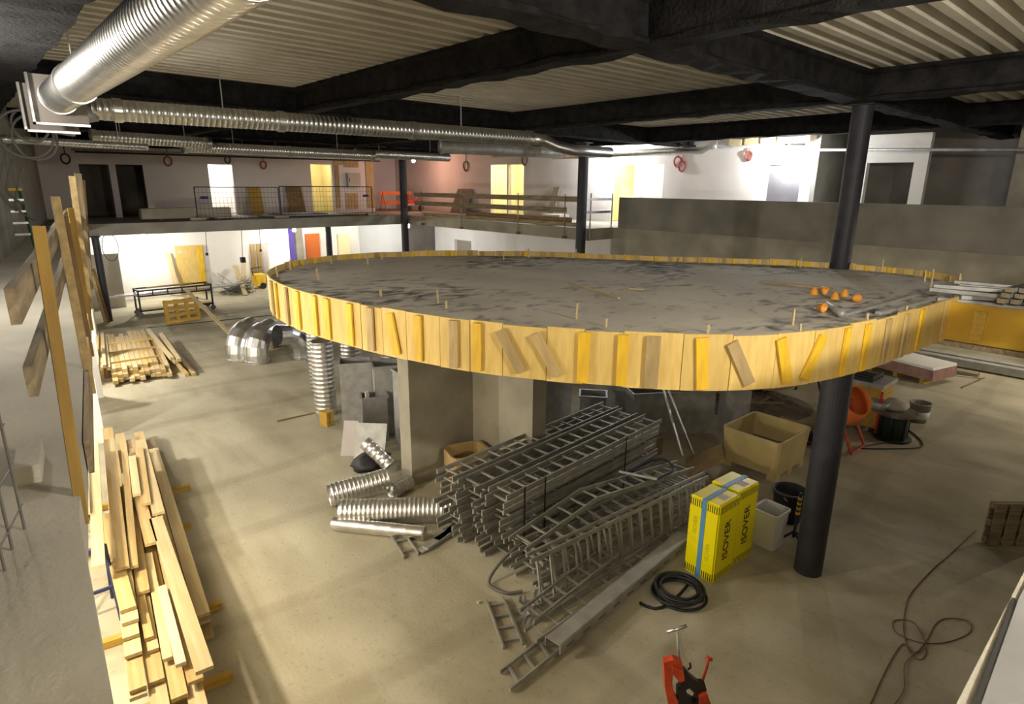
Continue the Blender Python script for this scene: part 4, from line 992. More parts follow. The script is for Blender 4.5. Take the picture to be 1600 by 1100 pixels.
# ================================================================== DUCT PARTS ON THE FLOOR
def vspiral(p, r, h, lb, mt='galv'):
    return spiral('spiral_duct', (p[0], p[1], 0.0), (p[0], p[1], h), r, lb, mt, (), pitch=0.10, group='upright spiral ducts', ridge=0.007)
vspiral((5.85, 13.15), 0.25, 1.80, 'upright spiral duct in front, standing at the left of the duct group', 'galv_bright')
vspiral((6.45, 14.75), 0.25, 1.98, 'upright spiral duct behind the front one, its rim under the platform edge')
vspiral((7.05, 14.1), 0.27, 1.95, 'upright spiral duct in the middle of the back row of the duct group')
vspiral((8.05, 13.8), 0.29, 1.95, 'upright spiral duct at the right of the back row of the duct group')
vspiral((8.85, 13.9), 0.29, 1.95, 'upright spiral duct farthest right, half hidden by the concrete wall')
p = G(511, 664)
wb = thing('wood_block', 'small wooden block standing in front of the upright spiral duct', 'block', T(p))
lbox('block', (-.10, -.12, 0), (.10, .12, .34), 'wood_ochre', T(p, 0.3), wb); lbox('groove', (-.03, -.125, .05), (-.01, -.121, .30), 'wood_brown', T(p, 0.3), wb)
tag(bar('dark_lath', G(433, 658, .015), G(497, 644, .015), .035, .025, 'wood_brown'), 'thin dark lath lying on the floor left of the upright duct', 'lath')
tubp = G(540, 560); 
def rect_duct(cx, cy, a, b, h, rz, lb, mt='galv_dull', z0=0, open_top=True):
    M = T((cx, cy, z0), rz); t = thing('rectangular_duct', lb, 'duct', M, 'rectangular sheet-metal ducts')
    th = 0.012
    mb = MB()
    o = [(-a, -b), (a, -b), (a, b), (-a, b)]; i_ = [(-a + th, -b + th), (a - th, -b + th), (a - th, b - th), (-a + th, b - th)]
    vs = [(x, y, 0) for x, y in o] + [(x, y, h) for x, y in o] + [(x, y, h) for x, y in i_] + [(x, y, 0.02) for x, y in i_]
    fs = [(3, 2, 1, 0)]
    for k in range(4):
        k2 = (k + 1) % 4
        fs += [(k, k2, 4 + k2, 4 + k), (4 + k, 4 + k2, 8 + k2, 8 + k), (8 + k, 8 + k2, 12 + k2, 12 + k)]
    fs.append((12, 13, 14, 15))
    rsh = place('shell', mb.add(vs, fs).mesh('rect_shell'), mt, M, t)
    for (x0, y0, x1, y1) in ((-a - .03, -b - .03, a + .03, -b), (-a - .03, b, a + .03, b + .03), (-a - .03, -b, -a, b), (a, -b, a + .03, b)):
        place('flange', MB().box((x0, y0, h - .035), (x1, y1, h)).mesh('flange'), mt, M, rsh)
    return t
rect_duct(6.12, 12.05, .34, .24, 1.52, -0.50, 'tall open rectangular duct at the left, next to the upright spiral duct')
rect_duct(6.45, 11.25, .30, .26, 1.58, -0.42, 'tall closed-looking rectangular duct in the middle of the group')
rect_duct(6.42, 10.30, .22, .34, 1.62, -0.10, 'tall open rectangular duct right beside the concrete wall')
sm = rect_duct(5.98, 11.02, .26, .18, 1.02, -0.45, 'short open rectangular duct with white sticks inside, in front of the tall ones', 'galv')
for k in range(2): tag(bar('white_stick', V((5.86 + .05 * k, 11.02, .04)), V((5.78 + .05 * k, 11.0, 1.14)), .03, .03, 'white_plastic', up=(0, 1, 0)), ['left white stick standing in the short duct', 'right white stick standing in the short duct'][k], 'stick')
rect_duct(8.1, 11.6, .3, .3, 1.35, 0.3, 'rectangular duct hidden behind the concrete wall')
for k, (q, r_, mt, lb) in enumerate((((760 / 4 + 340 + 2, 712), (845 / 4 + 340, 672), 'label_grey', 'small light sheet plate leaning in front of the ducts'), ((850 / 4 + 340, 716), (1040 / 4 + 340, 666), 'galv_dull', 'larger grey sheet plate leaning in front of the ducts'))):
    p0 = G(*q); 
    x0 = V((1, -1.0, 0)).normalized(); wd = [.30, .62][k]
    b0 = p0; b1 = p0 + x0 * wd; up_ = V((.25, .25, .62))
    nn = V((-.012, -.012, 0.006))
    tag(place('sheet_plate', MB().hexa([b0, b1, b1 - nn, b0 - nn, b0 + up_, b1 + up_, b1 + up_ - nn, b0 + up_ - nn]).mesh('sheet_plate'), mt), lb, 'plate')
# segmented duct elbows
def elbow(M, r, R, lb, seg=5, mt='galv', ang=math.pi / 2, straight=0.25):
    t = thing('duct_elbow', lb, 'duct', M, 'segmented duct elbows on the floor')
    def mk():
        pts = [V((0, 0, 0)), V((0, 0, straight))]
        for k in range(1, seg + 1):
            a = ang * k / seg; pts.append(V((R - R * math.cos(a), 0, straight + R * math.sin(a))))
        d = (pts[-1] - pts[-2]).normalized(); pts.append(pts[-1] + d * straight * .6)
        mb = MB(); mb.tube(pts, r, 22, False); mb.tube(pts, r - .012, 22, False); 
        return mb.mesh('elbow_%g_%g' % (r, R), False)
    place('bend', cached(('elb', r, R, ang), mk), mt, M, t)
    place('collar', cached(('ecol', r), lambda: MB().lathe([(r + .003, .03), (r + .018, .03), (r + .018, .10), (r + .003, .10)], 22).mesh('ecol_%g' % r)), mt, M, t)
    return t
e0 = G(402, 566)
elbow(T((e0.x, e0.y, 0), 0.55), .34, .62, 'nearest segmented duct elbow with its mouth on the floor, at the left', mt='galv_bright')
elbow(T((e0.x - .37, e0.y + .62, 0), 0.55), .34, .62, 'segmented duct elbow standing just behind the nearest one', mt='galv_bright')
e1 = G(463, 560)
elbow(T((e1.x + .15, e1.y, 0), math.pi + 0.15), .32, .58, 'segmented duct elbow facing the nearest one, bent towards the left')
e2 = G(487, 562)
elbow(T((e2.x + .1, e2.y - .1, 0), 0.9), .30, .52, 'segmented duct elbow at the right beside the upright spiral duct')
p0 = G(442, 545); spiral('duct_collar', p0 + V((0, 0.6, .55)), p0 + V((-.25, 0.25, .62)), .33, 'short round duct collar with a dark mouth lying behind the elbows', 'galv_dull', (), pitch=.2)
for k in range(2):
    tag(place('duct_rest', MB().box((p0.x - .25 + .4 * k, p0.y + .2, 0), (p0.x - .05 + .4 * k, p0.y + .7, .24)).mesh('duct_rest'), 'wood_grey'), ['left timber rest under the duct collar', 'right timber rest under the duct collar'][k], 'timber')
tp = G(478, 545); tee = thing('duct_tee', 'round duct tee piece with a dark mouth behind the right elbow', 'duct', T(tp))
place('run', MB().tube([(0, 0.3, 0), (0, 0.3, 1.25)], .26, 20, False).mesh('run', False), 'galv_dull', T(tp), tee)
place('branch', MB().tube([(0, 0.3, .85), (-.3, -.05, 1.0)], .24, 20, False).mesh('branch', False), 'galv_dull', T(tp), tee)
# lying spiral ducts in front of the concrete wall
def lying(pa, pb, r, lb, mt, ridge, pitch=.10, z=None):
    a, b = V(pa), V(pb)
    a.z, b.z = z if z else (r + ridge + .003,) * 2
    return spiral('spiral_duct', a, b, r, lb, mt, (), pitch=pitch, group='spiral ducts lying on the floor', ridge=ridge)
lying(G(514, 775, .2), G(606, 748, .3), .19, 'spiral duct lying at the back, open end towards the concrete wall', 'galv_bright', .006, .07, z=(.21, .30))
lying(G(531, 800, .22), G(706, 795, .22), .205, 'longest spiral duct lying on the floor, running to the ladder stack', 'galv_bright', .006, .07)
lying(G(521, 818, .11), G(664, 833, .11), .105, 'smooth slim duct lying nearest the viewer', 'galv_bright', .002, .25)
lying(G(612, 770, .12), G(640, 752, .15), .13, 'short spiral duct stub at the foot of the concrete wall', 'galv', .006, .07)
lying((5.05, 9.75, 0), (5.30, 9.30, 0), .13, 'short bright duct stub leaning at the wall edge', 'galv_bright', .006, z=(.62, .22))
bag = G(580, 730); mb = MB(); rnd = random.Random(2)
vs = []; n1, n2 = 8, 14
for i in range(n1 + 1):
    for k in range(n2):
        a = 2 * math.pi * k / n2; rr = math.sin(math.pi * min(.96, i / n1 + .04)) * (1 + rnd.uniform(-.22, .22))
        vs.append((math.cos(a) * rr * .42, math.sin(a) * rr * .32, .30 * (1 - math.cos(math.pi * i / n1)) / 2 * (1 + rnd.uniform(-.1, .1))))
fs = [(i * n2 + k, i * n2 + (k + 1) % n2, (i + 1) * n2 + (k + 1) % n2, (i + 1) * n2 + k) for i in range(n1) for k in range(n2)]
tag(place('rubbish_bag', mb.add(vs, fs).mesh('rubbish_bag', True), 'rubber', T(bag, .4)), 'crumpled black rubbish bag in front of the sheet plates', 'bag')
cp = G(733, 716)
ct = thing('cardboard_box', 'open round-cornered cardboard box standing in the wall corner', 'box', T((6.22, 8.25, 0)))
def open_box(mbname, a, b, h, th, taper=0.0, bev=.06, floor_z=.02, closed=True):
    def ringp(s, z, a_, b_):
        q = []
        for cx, cy, st in ((a_ - bev, b_ - bev, 0), (-a_ + bev, b_ - bev, 90), (-a_ + bev, -b_ + bev, 180), (a_ - bev, -b_ + bev, 270)):
            for k in range(4):
                an = math.radians(st + 30 * k); q.append((cx + math.cos(an) * (bev - s), cy + math.sin(an) * (bev - s), z))
        return q
    n = 16; rings = [ringp(0, 0, a - taper, b - taper), ringp(0, h, a, b), ringp(th, h, a, b), ringp(th, floor_z, a - taper, b - taper)]
    vs = sum(rings, []); fs = [tuple(reversed(range(n))), tuple(range(3 * n, 4 * n))] if closed else []
    for r_ in range(3):
        for k in range(n): fs.append((r_ * n + k, r_ * n + (k + 1) % n, (r_ + 1) * n + (k + 1) % n, (r_ + 1) * n + k))
    return MB().add(vs, fs).mesh(mbname)
place('carton', open_box('carton', .36, .30, .62, .015, 0, .12), 'cardboard', T((6.30, 8.22, 0), -0.3), ct)
place('sleeve', open_box('sleeve', .385, .325, .33, .012, 0, .12, .0, False), 'cardboard', T((6.30, 8.22, .30), -0.3), ct)
hs = thing('hose_roll', 'shiny dark hose roll standing behind the ladder stack near the wall', 'roll', T((7.15, 6.82, 0)))
cc = G(783, 690, .3)
place('roll', MB().lathe([(.12, -.08), (.22, -.10), (.24, 0), (.22, .10), (.12, .08), (.12, -.08)], 20).mesh('roll', True), 'rubber', T((7.45, 7.6, .24), .6, 1.3), hs)
hp = thing('hose_loop', 'thick grey hose loop beside the dark hose roll', 'hose', T((8.0, 7.5, 0)))
place('loop', MB().tube([V((math.cos(a) * .30, 0, .36 + math.sin(a) * .30)) for a in [2 * math.pi * k / 20 for k in range(21)]], .045, 8, False).mesh('loop', True), 'hose_grey', T((8.1, 7.45, 0), -.75, -.25), hp)

# ================================================================== CABLE LADDERS
def ladder(A0, A1, B0, B1, n, lb, grp, rh=.06, rw=.022, mt='ladder_steel', rd=.03, upv=None, cat='cable ladder'):
    A0, A1, B0, B1 = map(V, (A0, A1, B0, B1))
    t = thing('cable_ladder', lb, cat, frame((A0 + B0) / 2, (A1 + B1) / 2), grp)
    upv = upv or (A1 - A0).cross(B0 - A0).normalized()
    if V(upv).z < 0: upv = -V(upv)
    for a, b in ((A0, A1), (B0, B1)): bar('side_rail', a, b, rw, rh, mt, t, upv)
    for k in range(n):
        f_ = (k + .5) / n; p, q = A0.lerp(A1, f_), B0.lerp(B1, f_)
        L = round((q - p).length, 2)
        M = frame(p, q, upv)
        place('rung', boxmesh(L, rd, rd * .8), mt, M, t)
    return t
rnd = random.Random(9)
ld = V((1, 0.075, 0)).normalized(); ls = V((-0.075, 1, 0)).normalized()
rows = [('back', 6.70, 4.86, 4.3), ('middle', 6.25, 4.93, 4.25), ('front', 5.78, 5.06, 4.15)]
for rn, yb, x0, L in rows:
    for k in range(10):
        z = .05 + .115 * k; j = rnd.uniform(-.10, .10) + (0.06 if k < 3 else 0)
        a = V((x0 + j, yb + rnd.uniform(-.02, .02), z)); b = a + ls * .36
        lb = ('topmost cable ladder of the %s row in the tall ladder stack' % rn) if k == 9 else '%s cable ladder from the floor in the %s row of the tall stack' % (ORD[k], rn)
        ladder(a, a + ld * L, b, b + ld * L, 14 if k > 7 else 8, lb, 'cable ladders in the tall stack', rh=.075, rd=.028)
# straps round the front row
for k, f_ in enumerate((0.09, 0.20, .72)):
    c = V((5.06, 5.745, 0)) + ld * (4.1 * f_)
    tag(place('strap', MB().box((-.012, -.006, 0.02), (.012, .004, 1.15)).mesh('strap'), 'rubber', T(c - ls * .02, .075)), ['black strap nearest the open end of the tall ladder stack', 'black strap second from the open end of the tall ladder stack', 'black strap near the far end of the tall ladder stack'][k], 'strap', 'straps of the tall stack')
# front heap: ladders lying flat, one standing on its edge, one bent
hd = V((1, -0.045, 0)).normalized(); hsd = V((.045, 1, 0)).normalized()
for k in range(7):
    a = V((4.98 + rnd.uniform(-.08, .08), 5.02 + rnd.uniform(-.03, .03), .04 + .078 * k)); b = a + hsd * .48
    ladder(a, a + hd * 3.7, b, b + hd * 3.7, 14 if k > 4 else 8, ('top flat cable ladder of the front heap' if k == 6 else '%s flat cable ladder from the floor in the front heap' % ORD[k]), 'flat cable ladders in the front heap', rh=.05, rd=.026)
A0, A1 = G(838, 945, .03), V((8.35, 4.60, .03)); B0, B1 = G(806, 878, .66), G(1072, 751, .66)
A0 = V((4.75, 4.80, .04)); B0 = V((4.80, 4.96, .62)); A1 = V((8.55, 4.58, .04)); B1 = V((8.65, 4.72, .64))
ladder(A0, A1, B0, B1, 17, 'wide cable ladder standing on its edge along the front heap', 'leaning cable ladders', rh=.03, rw=.05, rd=.032, upv=(0, -1, .2))
ladder(A0 + V((.1, .05, 0)), A1 + V((.0, .06, 0)), B0 + V((.02, .10, .03)), B1 + V((.05, .10, .02)), 15, 'second cable ladder standing on edge behind the leaning one', 'leaning cable ladders', rh=.03, rw=.045, rd=.03, upv=(0, -1, .2))
# bent ladder over the heap
a = V((4.95, 5.55, .60)); pk = V((6.35, 5.52, .86)); e_ = V((8.7, 5.36, .66))
bl = thing('cable_ladder', 'bent cable ladder arching over the top of the front heap', 'cable ladder', T(a), 'leaning cable ladders')
for off in (0, -.34):
    o_ = V((0, off, 0)); bar('side_rail', a + o_, pk + o_, .022, .07, 'ladder_steel', bl); bar('side_rail', pk + o_, e_ + o_, .022, .07, 'ladder_steel', bl)
for k in range(14):
    f_ = (k + .5) / 14; p = a.lerp(pk, f_ / .38) if f_ < .38 else pk.lerp(e_, (f_ - .38) / .62)
    bar('rung', p, p + V((0, -.34, 0)), .028, .022, 'ladder_steel', bl)
tag(bar('white_strip', V((7.2, 5.45, .93)), V((7.65, 5.05, .80)), .05, .02, 'white_plastic'), 'short white strip lying on the front ladder heap', 'strip')
pts = [V((7.9 + math.cos(t_) * .55, 5.35 + math.sin(t_) * .28, .74 + .04 * math.sin(3 * t_))) for t_ in [k * .45 for k in range(22)]]
tag(tubeob('blue_cable', pts, .018, 'blue_cloth'), 'dark blue cable coiled on the far end of the front heap', 'cable')
# low group at the very front
lw = [((3.70, 4.28), (7.35, 4.55), (3.62, 4.02), (7.30, 4.27), .04, 14, 'cable ladder reaching farthest to the viewer at the bottom of the front group'),
      ((4.30, 4.52), (7.55, 4.66), (4.28, 4.30), (7.55, 4.42), .11, 12, 'cable ladder lying behind the perforated tray in the front group')]
for k, (a0, a1, b0, b1, z, n, lb) in enumerate(lw):
    ladder((*a0, z), (*a1, z), (*b0, z), (*b1, z), n, lb, 'low cable ladders in front', rh=.05, rd=.026)
# perforated tray with side flanges
tA = V((4.35, 4.10, .20)); tB = V((7.50, 4.38, .20)); Mt = frame(tA, tB); Lt = (tB - tA).length
tray = thing('cable_tray', 'solid perforated cable tray lying on the front ladders', 'cable tray', Mt)
lbox('bed', (0, -.11, -.006), (Lt, .11, .006), 'ladder_steel', Mt, tray)
for s in (-1, 1): lbox('flange', (0, s * .11 - .008, -.12), (Lt, s * .11 + .008, .006), 'ladder_steel', Mt, tray)
for k in range(10): lbox('perforation', (.12 + k * .32, -.126, -.085), (.26 + k * .32, -.119, -.065), 'hose_grey', Mt, tray)
ladder((4.42, 4.74, .20), (6.2, 4.86, .30), (4.45, 4.52, .16), (6.23, 4.64, .26), 7, 'short cable ladder propped on the rubble in the front group', 'low cable ladders in front', rh=.05)
ladder((4.65, 4.80, .04), (7.4, 4.74, .04), (4.65, 4.58, .04), (7.4, 4.56, .04), 9, 'cable ladder under the propped one in the front group', 'low cable ladders in front', rh=.05)
a = [G(760, 938, .03), G(787, 1012, .03), G(786, 934, .03), G(817, 1007, .03)]
ladder(a[0], a[1], a[2], a[3], 4, 'short four-rung cable ladder lying alone on the floor in front', 'ladder offcuts', rh=.05)
a = [G(612, 840, .03), G(632, 871, .03), G(632, 835, .03), G(654, 866, .03)]
ladder(a[0], a[1], a[2], a[3], 2, 'tiny cable ladder offcut lying near the smooth slim duct', 'ladder offcuts', rh=.05)
for k in range(6):
    p0 = G(655 + 9 * k, 862 - 6 * k, .03 + .03 * (k % 2)); p1 = p0 + V((.75, .12 + .04 * k, 0))
    tag(bar('tray_cover', p0, p1, .12, .03, 'galv_dull'), '%s flat cover strip from the left in the fan at the tall ladder stack' % ORD[k], 'cover strip', 'cover strips fanned on the floor')
brk = thing('bracket_heap', 'small tangle of pale brackets on the floor beside the lone short ladder', 'brackets', T(G(826, 962)))
rnd = random.Random(13)
for k in range(9):
    c = G(826, 962) + V((rnd.uniform(-.16, .22), rnd.uniform(-.14, .16), .02 + .012 * k)); an = rnd.uniform(0, 3.1)
    place('bracket', cached(('brk',), lambda: MB().box((-.09, -.02, 0), (.09, .02, .012)).box((.078, -.02, .012), (.09, .02, .09)).mesh('bracket')), 'galv', T(c, an, rnd.uniform(-.4, .4)), brk)
for k, (x, y, s) in enumerate(((748, 942, .03), (860, 958, .05), (955, 900, .06), (1024, 926, .03), (893, 985, .05), (820, 1010, .03))):
    p = G(x, y); mb = MB(); q = [(rnd.uniform(.6, 1) * s * math.cos(a_), rnd.uniform(.6, 1) * s * math.sin(a_)) for a_ in [k2 * math.pi / 3 for k2 in range(6)]]
    tag(place('rubble_piece', mb.prism(q, 0, s * .8).mesh('rubble_piece'), 'concrete_pale', T(p)), ['pale chip of rubble left of the lone short ladder', 'rubble piece at the bracket tangle', 'rubble piece on the floor before the leaning ladder', 'rubble chip beside the black cable coil', 'rubble piece at the front ladder rails', 'rubble chip below the bracket tangle'][k], 'rubble', 'loose rubble pieces')
# grey hose looping out of the ladder stacks
h0 = V((6.4, 5.62, .66)); pts = [V((6.6, 5.66, .46)), V((5.6, 5.63, .40)), V((5.0, 5.50, .30)), V((4.72, 5.35, .05)), V((4.85, 5.05, .03)), V((5.0, 4.98, .03))]
tag(tubeob('grey_hose', catmull([V((5.9, 5.62, .42)), V((5.3, 5.66, .34)), V((4.86, 5.66, .18)), V((4.62, 5.58, .035)), V((4.66, 5.28, .035)), V((4.85, 5.16, .035))], 8), .022, 'hose_grey'), 'grey hose looping out between the ladder stacks', 'hose')
# black cable coil
cc = G(1060, 930); pts = []
rnd = random.Random(4)
for k in range(170):
    t_ = k * .25; q = t_ / (2 * math.pi)
    r_ = .30 + .05 * math.sin(q * 2.1) ; pts.append(cc + V((math.cos(t_) * r_ + .03 * math.sin(q * 5), math.sin(t_) * r_ * 1.0 + .03 * math.cos(q * 3.3), .025 + .018 * q + .01 * math.sin(t_ * 1.7))))
tail = [G(1105, 950, .02), G(1060, 957, .02), G(1020, 950, .02), G(1000, 942, .02)]
tag(tubeob('cable_coil', catmull([G(1000, 942, .02), G(1022, 951, .02), G(1048, 942, .03)] + pts, 2), .020, 'rubber'), 'coiled black cable on the floor before the yellow packs', 'cable')

# ================================================================== YELLOW INSULATION PACKS
def stripes_material():
    m = MATS['yellow_pack'].copy(); m.name = 'yellow_pack_striped'; nt = m.node_tree; L = nt.links; b = nt.nodes['Principled BSDF']
    tc = nt.nodes.new('ShaderNodeTexCoord'); sp = nt.nodes.new('ShaderNodeSeparateXYZ'); L.new(tc.outputs['Object'], sp.inputs[0])
    def mth(op, a, bb=None):
        n = nt.nodes.new('ShaderNodeMath'); n.operation = op
        for i_, x in enumerate((a, bb)):
            if x is None: continue
            if isinstance(x, (int, float)): n.inputs[i_].default_value = x
            else: L.new(x, n.inputs[i_])
        return n.outputs[0]
    ad = mth('ADD', sp.outputs['X'], sp.outputs['Y'])
    bars = mth('GREATER_THAN', mth('SINE', mth('MULTIPLY', ad, 190.0)), 0.1)
    hi = mth('MULTIPLY', mth('GREATER_THAN', sp.outputs['Z'], 1.06), mth('LESS_THAN', sp.outputs['Z'], 1.17))
    lo = mth('MULTIPLY', mth('GREATER_THAN', sp.outputs['Z'], 0.03), mth('LESS_THAN', sp.outputs['Z'], 0.14))
    f_ = mth('MULTIPLY', bars, mth('ADD', hi, lo))
    x = nt.nodes.new('ShaderNodeMix'); x.data_type = 'RGBA'; L.new(f_, x.inputs['Factor'])
    x.inputs[6].default_value = (0.85, 0.74, 0.0, 1); x.inputs[7].default_value = (0.03, 0.03, 0.01, 1)
    L.new(x.outputs[2], b.inputs['Base Color']); MATS['yellow_pack_striped'] = m
stripes_material()
def text_mesh(body, size, name):
    c = bpy.data.curves.new(name, 'FONT'); c.body = body; c.size = size; c.extrude = 0.002; c.align_x = 'CENTER'; c.align_y = 'CENTER'
    o = bpy.data.objects.new(name, c); COL.objects.link(o); bpy.context.view_layer.update()
    me = bpy.data.meshes.new_from_object(o.evaluated_get(bpy.context.evaluated_depsgraph_get())); bpy.data.objects.remove(o); me.name = name
    return me
PW, PD, PH = 0.46, 0.52, 1.2
def pack(origin, rz, lb, text):
    M = T(origin, rz); t = thing('insulation_pack', lb, 'pack', M, 'yellow insulation packs')
    e = .008
    me = MB().box((0, 0, 0), (PD, PW, PH)).mesh('pack_body'); bm = bmesh.new(); bm.from_mesh(me); bmesh.ops.bevel(bm, geom=bm.edges[:], offset=.02, segments=2, affect='EDGES'); bm.to_mesh(me); bm.free()
    pbd = place('body', me, 'yellow_pack_striped', M, t)
    # blue strap round the -X face, top and back
    c = PW * .5
    lbox('strap', (-e, c - .035, .0), (0, c + .035, PH + e), 'blue_tape', M, t)
    lbox('strap', (0, c - .035, PH), (PD, c + .035, PH + e), 'blue_tape', M, t)
    lbox('label_sticker', (.20, .06, PH + .001), (.34, .2, PH + .004), 'label_grey', M, pbd)
    tm = text_mesh(text, .19, 'pack_text')
    R_ = Matrix(((0, -1, 0, 0), (0, 0, -1, 0), (1, 0, 0, 0), (0, 0, 0, 1)))
    R_ = Matrix.Translation(V((PD * .5, -.003, .60))) @ Matrix(((0, -1, 0, 0), (0, 0, -1, 0), (1, 0, 0, 0), (0, 0, 0, 1)))
    place('brand_print', tm, 'print_black', M @ R_, pbd)
    for k, z in enumerate((.78, .45)):
        tm2 = text_mesh('ISOVER', .085, 'side_text')
        place('side_print', tm2, 'print_dim', M @ Matrix.Translation(V((-.003, .34 - .22 * k, z))) @ Matrix(((0, 0, -1, 0), (0, 1, 0, 0), (1, 0, 0, 0), (0, 0, 0, 1))) @ Matrix.Rotation(0, 4, 'Z'), pbd)
    return t
pack((6.95, 3.57, 0), -.02, 'front yellow insulation pack with black lettering and a blue strap', 'ISOVER')
pack((7.52, 3.60, 0), -.06, 'rear yellow insulation pack standing behind the front one', 'ISOVER')
# white bin, bucket, pallet box beside the packs
wbp = V((8.52, 3.56, 0))
place_bin = thing('plastic_bin', 'greyish white square plastic bin right of the yellow packs', 'bin', T(wbp, -.05))
place('bin_shell', open_box('bin_shell', .20, .20, .60, .012, .03, .04), 'white_plastic', T(wbp, -.05), place_bin)
place('rim', open_box('bin_rim', .215, .215, .04, .02, 0, .045, .0, False), 'white_plastic', T(wbp + V((0, 0, .565)), -.05), place_bin)
bk = V((9.45, 3.68, 0)); bkt = thing('black_bucket', 'dark round bucket behind the column beside the white bin', 'bucket', T(bk))
bsh = place('shell', MB().lathe([(.0, .01), (.20, .01), (.26, .52), (.275, .52), (.275, .55), (.25, .55), (.19, .03), (0, .03)], 24).mesh('bucket_shell', True), 'rubber', T(bk), bkt)
place('handle', MB().tube([V((math.cos(a) * .27, -.02 - .1 * math.sin(a), .5 - .12 * math.sin(a))) for a in [math.pi * k / 10 for k in range(11)]], .008, 6).mesh('bhandle'), 'galv_dull', T(bk), bsh)
pb = V((11.15, 4.95, 0)); pbt = thing('pallet_box', 'large ochre plastic pallet box standing under the platform', 'pallet box', T(pb))
place('shell', open_box('pbox', .66, .60, .68, .05, .05, .12, .06), 'bin_yellow', T(pb + V((0, 0, .12)), -.01), pbt)
for sx in (-.5, 0, .5):
    for sy in (-.45, .45): place('foot', boxmesh(.16, .18, .13, 'base'), 'bin_yellow', T(pb + V((sx, sy, 0))), pbt)
place('contents', MB().box((-.55, -.50, .30), (.55, .50, .34)).mesh('contents'), 'debris', T(pb), pbt)
# small stand with yellow-black chain at the column foot
st_ = G(1238, 850); sd = thing('folding_stand', 'dark folding stand with yellow-black striped top beside the column foot', 'stand', T(st_))
place('pole', MB().tube([(0, 0, .12), (.05, 0, .85)], .025, 6).mesh('pole'), 'blue_cloth', T(st_), sd)
for a_ in (2.4, 4.2, 5.8): place('leg', MB().tube([(0, 0, .22), (.3 * math.cos(a_), .3 * math.sin(a_), .02)], .018, 6).mesh('leg'), 'rubber', T(st_), sd)
for k in range(4): place('stripe_band', MB().tube([(.03 + .004 * k, 0, .50 + .08 * k), (.034 + .004 * k, 0, .54 + .08 * k)], .034, 8).mesh('band'), 'batten_yellow', T(st_), sd)

# ================================================================== UNDER THE PLATFORM
rect_duct(9.7, 9.2, .30, .30, 1.25, .75, 'dark rectangular duct standing right of the concrete wall', 'galv_dull')
rect_duct(9.75, 8.2, .22, .28, .95, .7, 'shorter dark rectangular duct in front of the tall one under the platform', 'galv_dull')
rect_duct(10.9, 8.3, .28, .40, 1.0, .5, 'slanted-looking dark rectangular duct left of the big panel under the platform', 'galv_dull')
rect_duct(8.75, 7.9, .26, .2, .62, .9, 'low dark duct piece right behind the tall ladder stack', 'galv_dull')
rect_duct(11.15, 7.15, .95, .22, 1.02, -.55, 'broad dark sheet-metal duct with laths on top under the platform', 'galv_dull')
rect_duct(12.5, 6.35, .26, .22, 1.0, -.3, 'narrow dark duct at the right of the broad one', 'galv_dull')
for k in range(3): tag(bar('dark_lath', V((10.5 + .1 * k, 7.75 - .12 * k, 1.06)), V((11.9 - .1 * k, 6.75 - .15 * k, 1.06)), .05, .04, 'wood_grey'), '%s lath lying across the broad dark duct under the platform' % ORD[k], 'lath', 'laths on the broad duct')
for k, (q, z) in enumerate((((1066, 712), 0), ((1087, 719), 0))):
    p0 = G(q[0], q[1], .02); p1 = V((p0.x + .55 - .35 * k, p0.y + 1.0 - .1 * k, 1.25))
    tag(bar('leaning_bar', p0, p1, .05 + .03 * (1 - k), .02, 'galv', up=(0, -1, 0)), ['wide grey bar leaning against the dark duct under the platform', 'thin grey bar leaning against the dark duct under the platform'][k], 'bar')
tag(blk('wooden_chest', (9.55, 6.55, 0), (10.05, 7.0, .42), 'wood_grey'), 'dusty chest at the far end of the tall ladder stack', 'chest')
def flat_carton(p, a, b, rz, rx, z, lb, mt='cardboard'):
    M = T((p[0], p[1], z), rz, rx); t = thing('cardboard_sheet', lb, 'cardboard', M, 'cardboard under the platform')
    lbox('panel', (-a, -b, 0), (a, b, .015), mt, M, t); lbox('flap', (-a, b + .004, 0), (a, b + b * .6, .015), mt, M @ T((0, 0, 0), 0, 0.0), t)
    return t
flat_carton((10.1, 5.55), .42, .32, .6, -.55, .22, 'tilted cardboard sheet leaning left of the pallet box')
flat_carton((13.9, 7.4), .6, .45, .4, .2, .40, 'flattened carton on the heap behind the pallet box')
flat_carton((14.9, 6.5), .6, .45, -.3, -.22, .42, 'bent carton lying at the right of the heap behind the pallet box')
flat_carton((13.2, 5.0), .5, .4, .2, .12, .10, 'flat carton on the floor right behind the pallet box')
flat_carton((12.3, 7.9), .5, .35, .9, .15, .40, 'small carton on the left slope of the heap under the platform')
rnd = random.Random(17)
c0 = V((14.3, 6.75, 0)); mb = MB()
n1, n2 = 10, 22; vs = [(0, 0, .34)]
for i in range(1, n1 + 1):
    for k in range(n2):
        a = 2 * math.pi * k / n2; rr = i / n1; vs.append((math.cos(a) * rr * 1.45, math.sin(a) * rr * 1.2, max(-.01, .34 * (1 - rr ** 1.5) + rnd.uniform(-.06, .06) * (1 - rr))))
fs = [(0, 1 + k, 1 + (k + 1) % n2) for k in range(n2)] + [(1 + i * n2 + k, 1 + (i + 1) * n2 + k, 1 + (i + 1) * n2 + (k + 1) % n2, 1 + i * n2 + (k + 1) % n2) for i in range(n1 - 1) for k in range(n2)]
rb = tag(place('debris_heap', mb.add(vs, fs).mesh('debris_heap'), 'debris', T(c0, -.6)), 'dusty heap of building debris behind the pallet box', 'debris'); rb['kind'] = 'stuff'
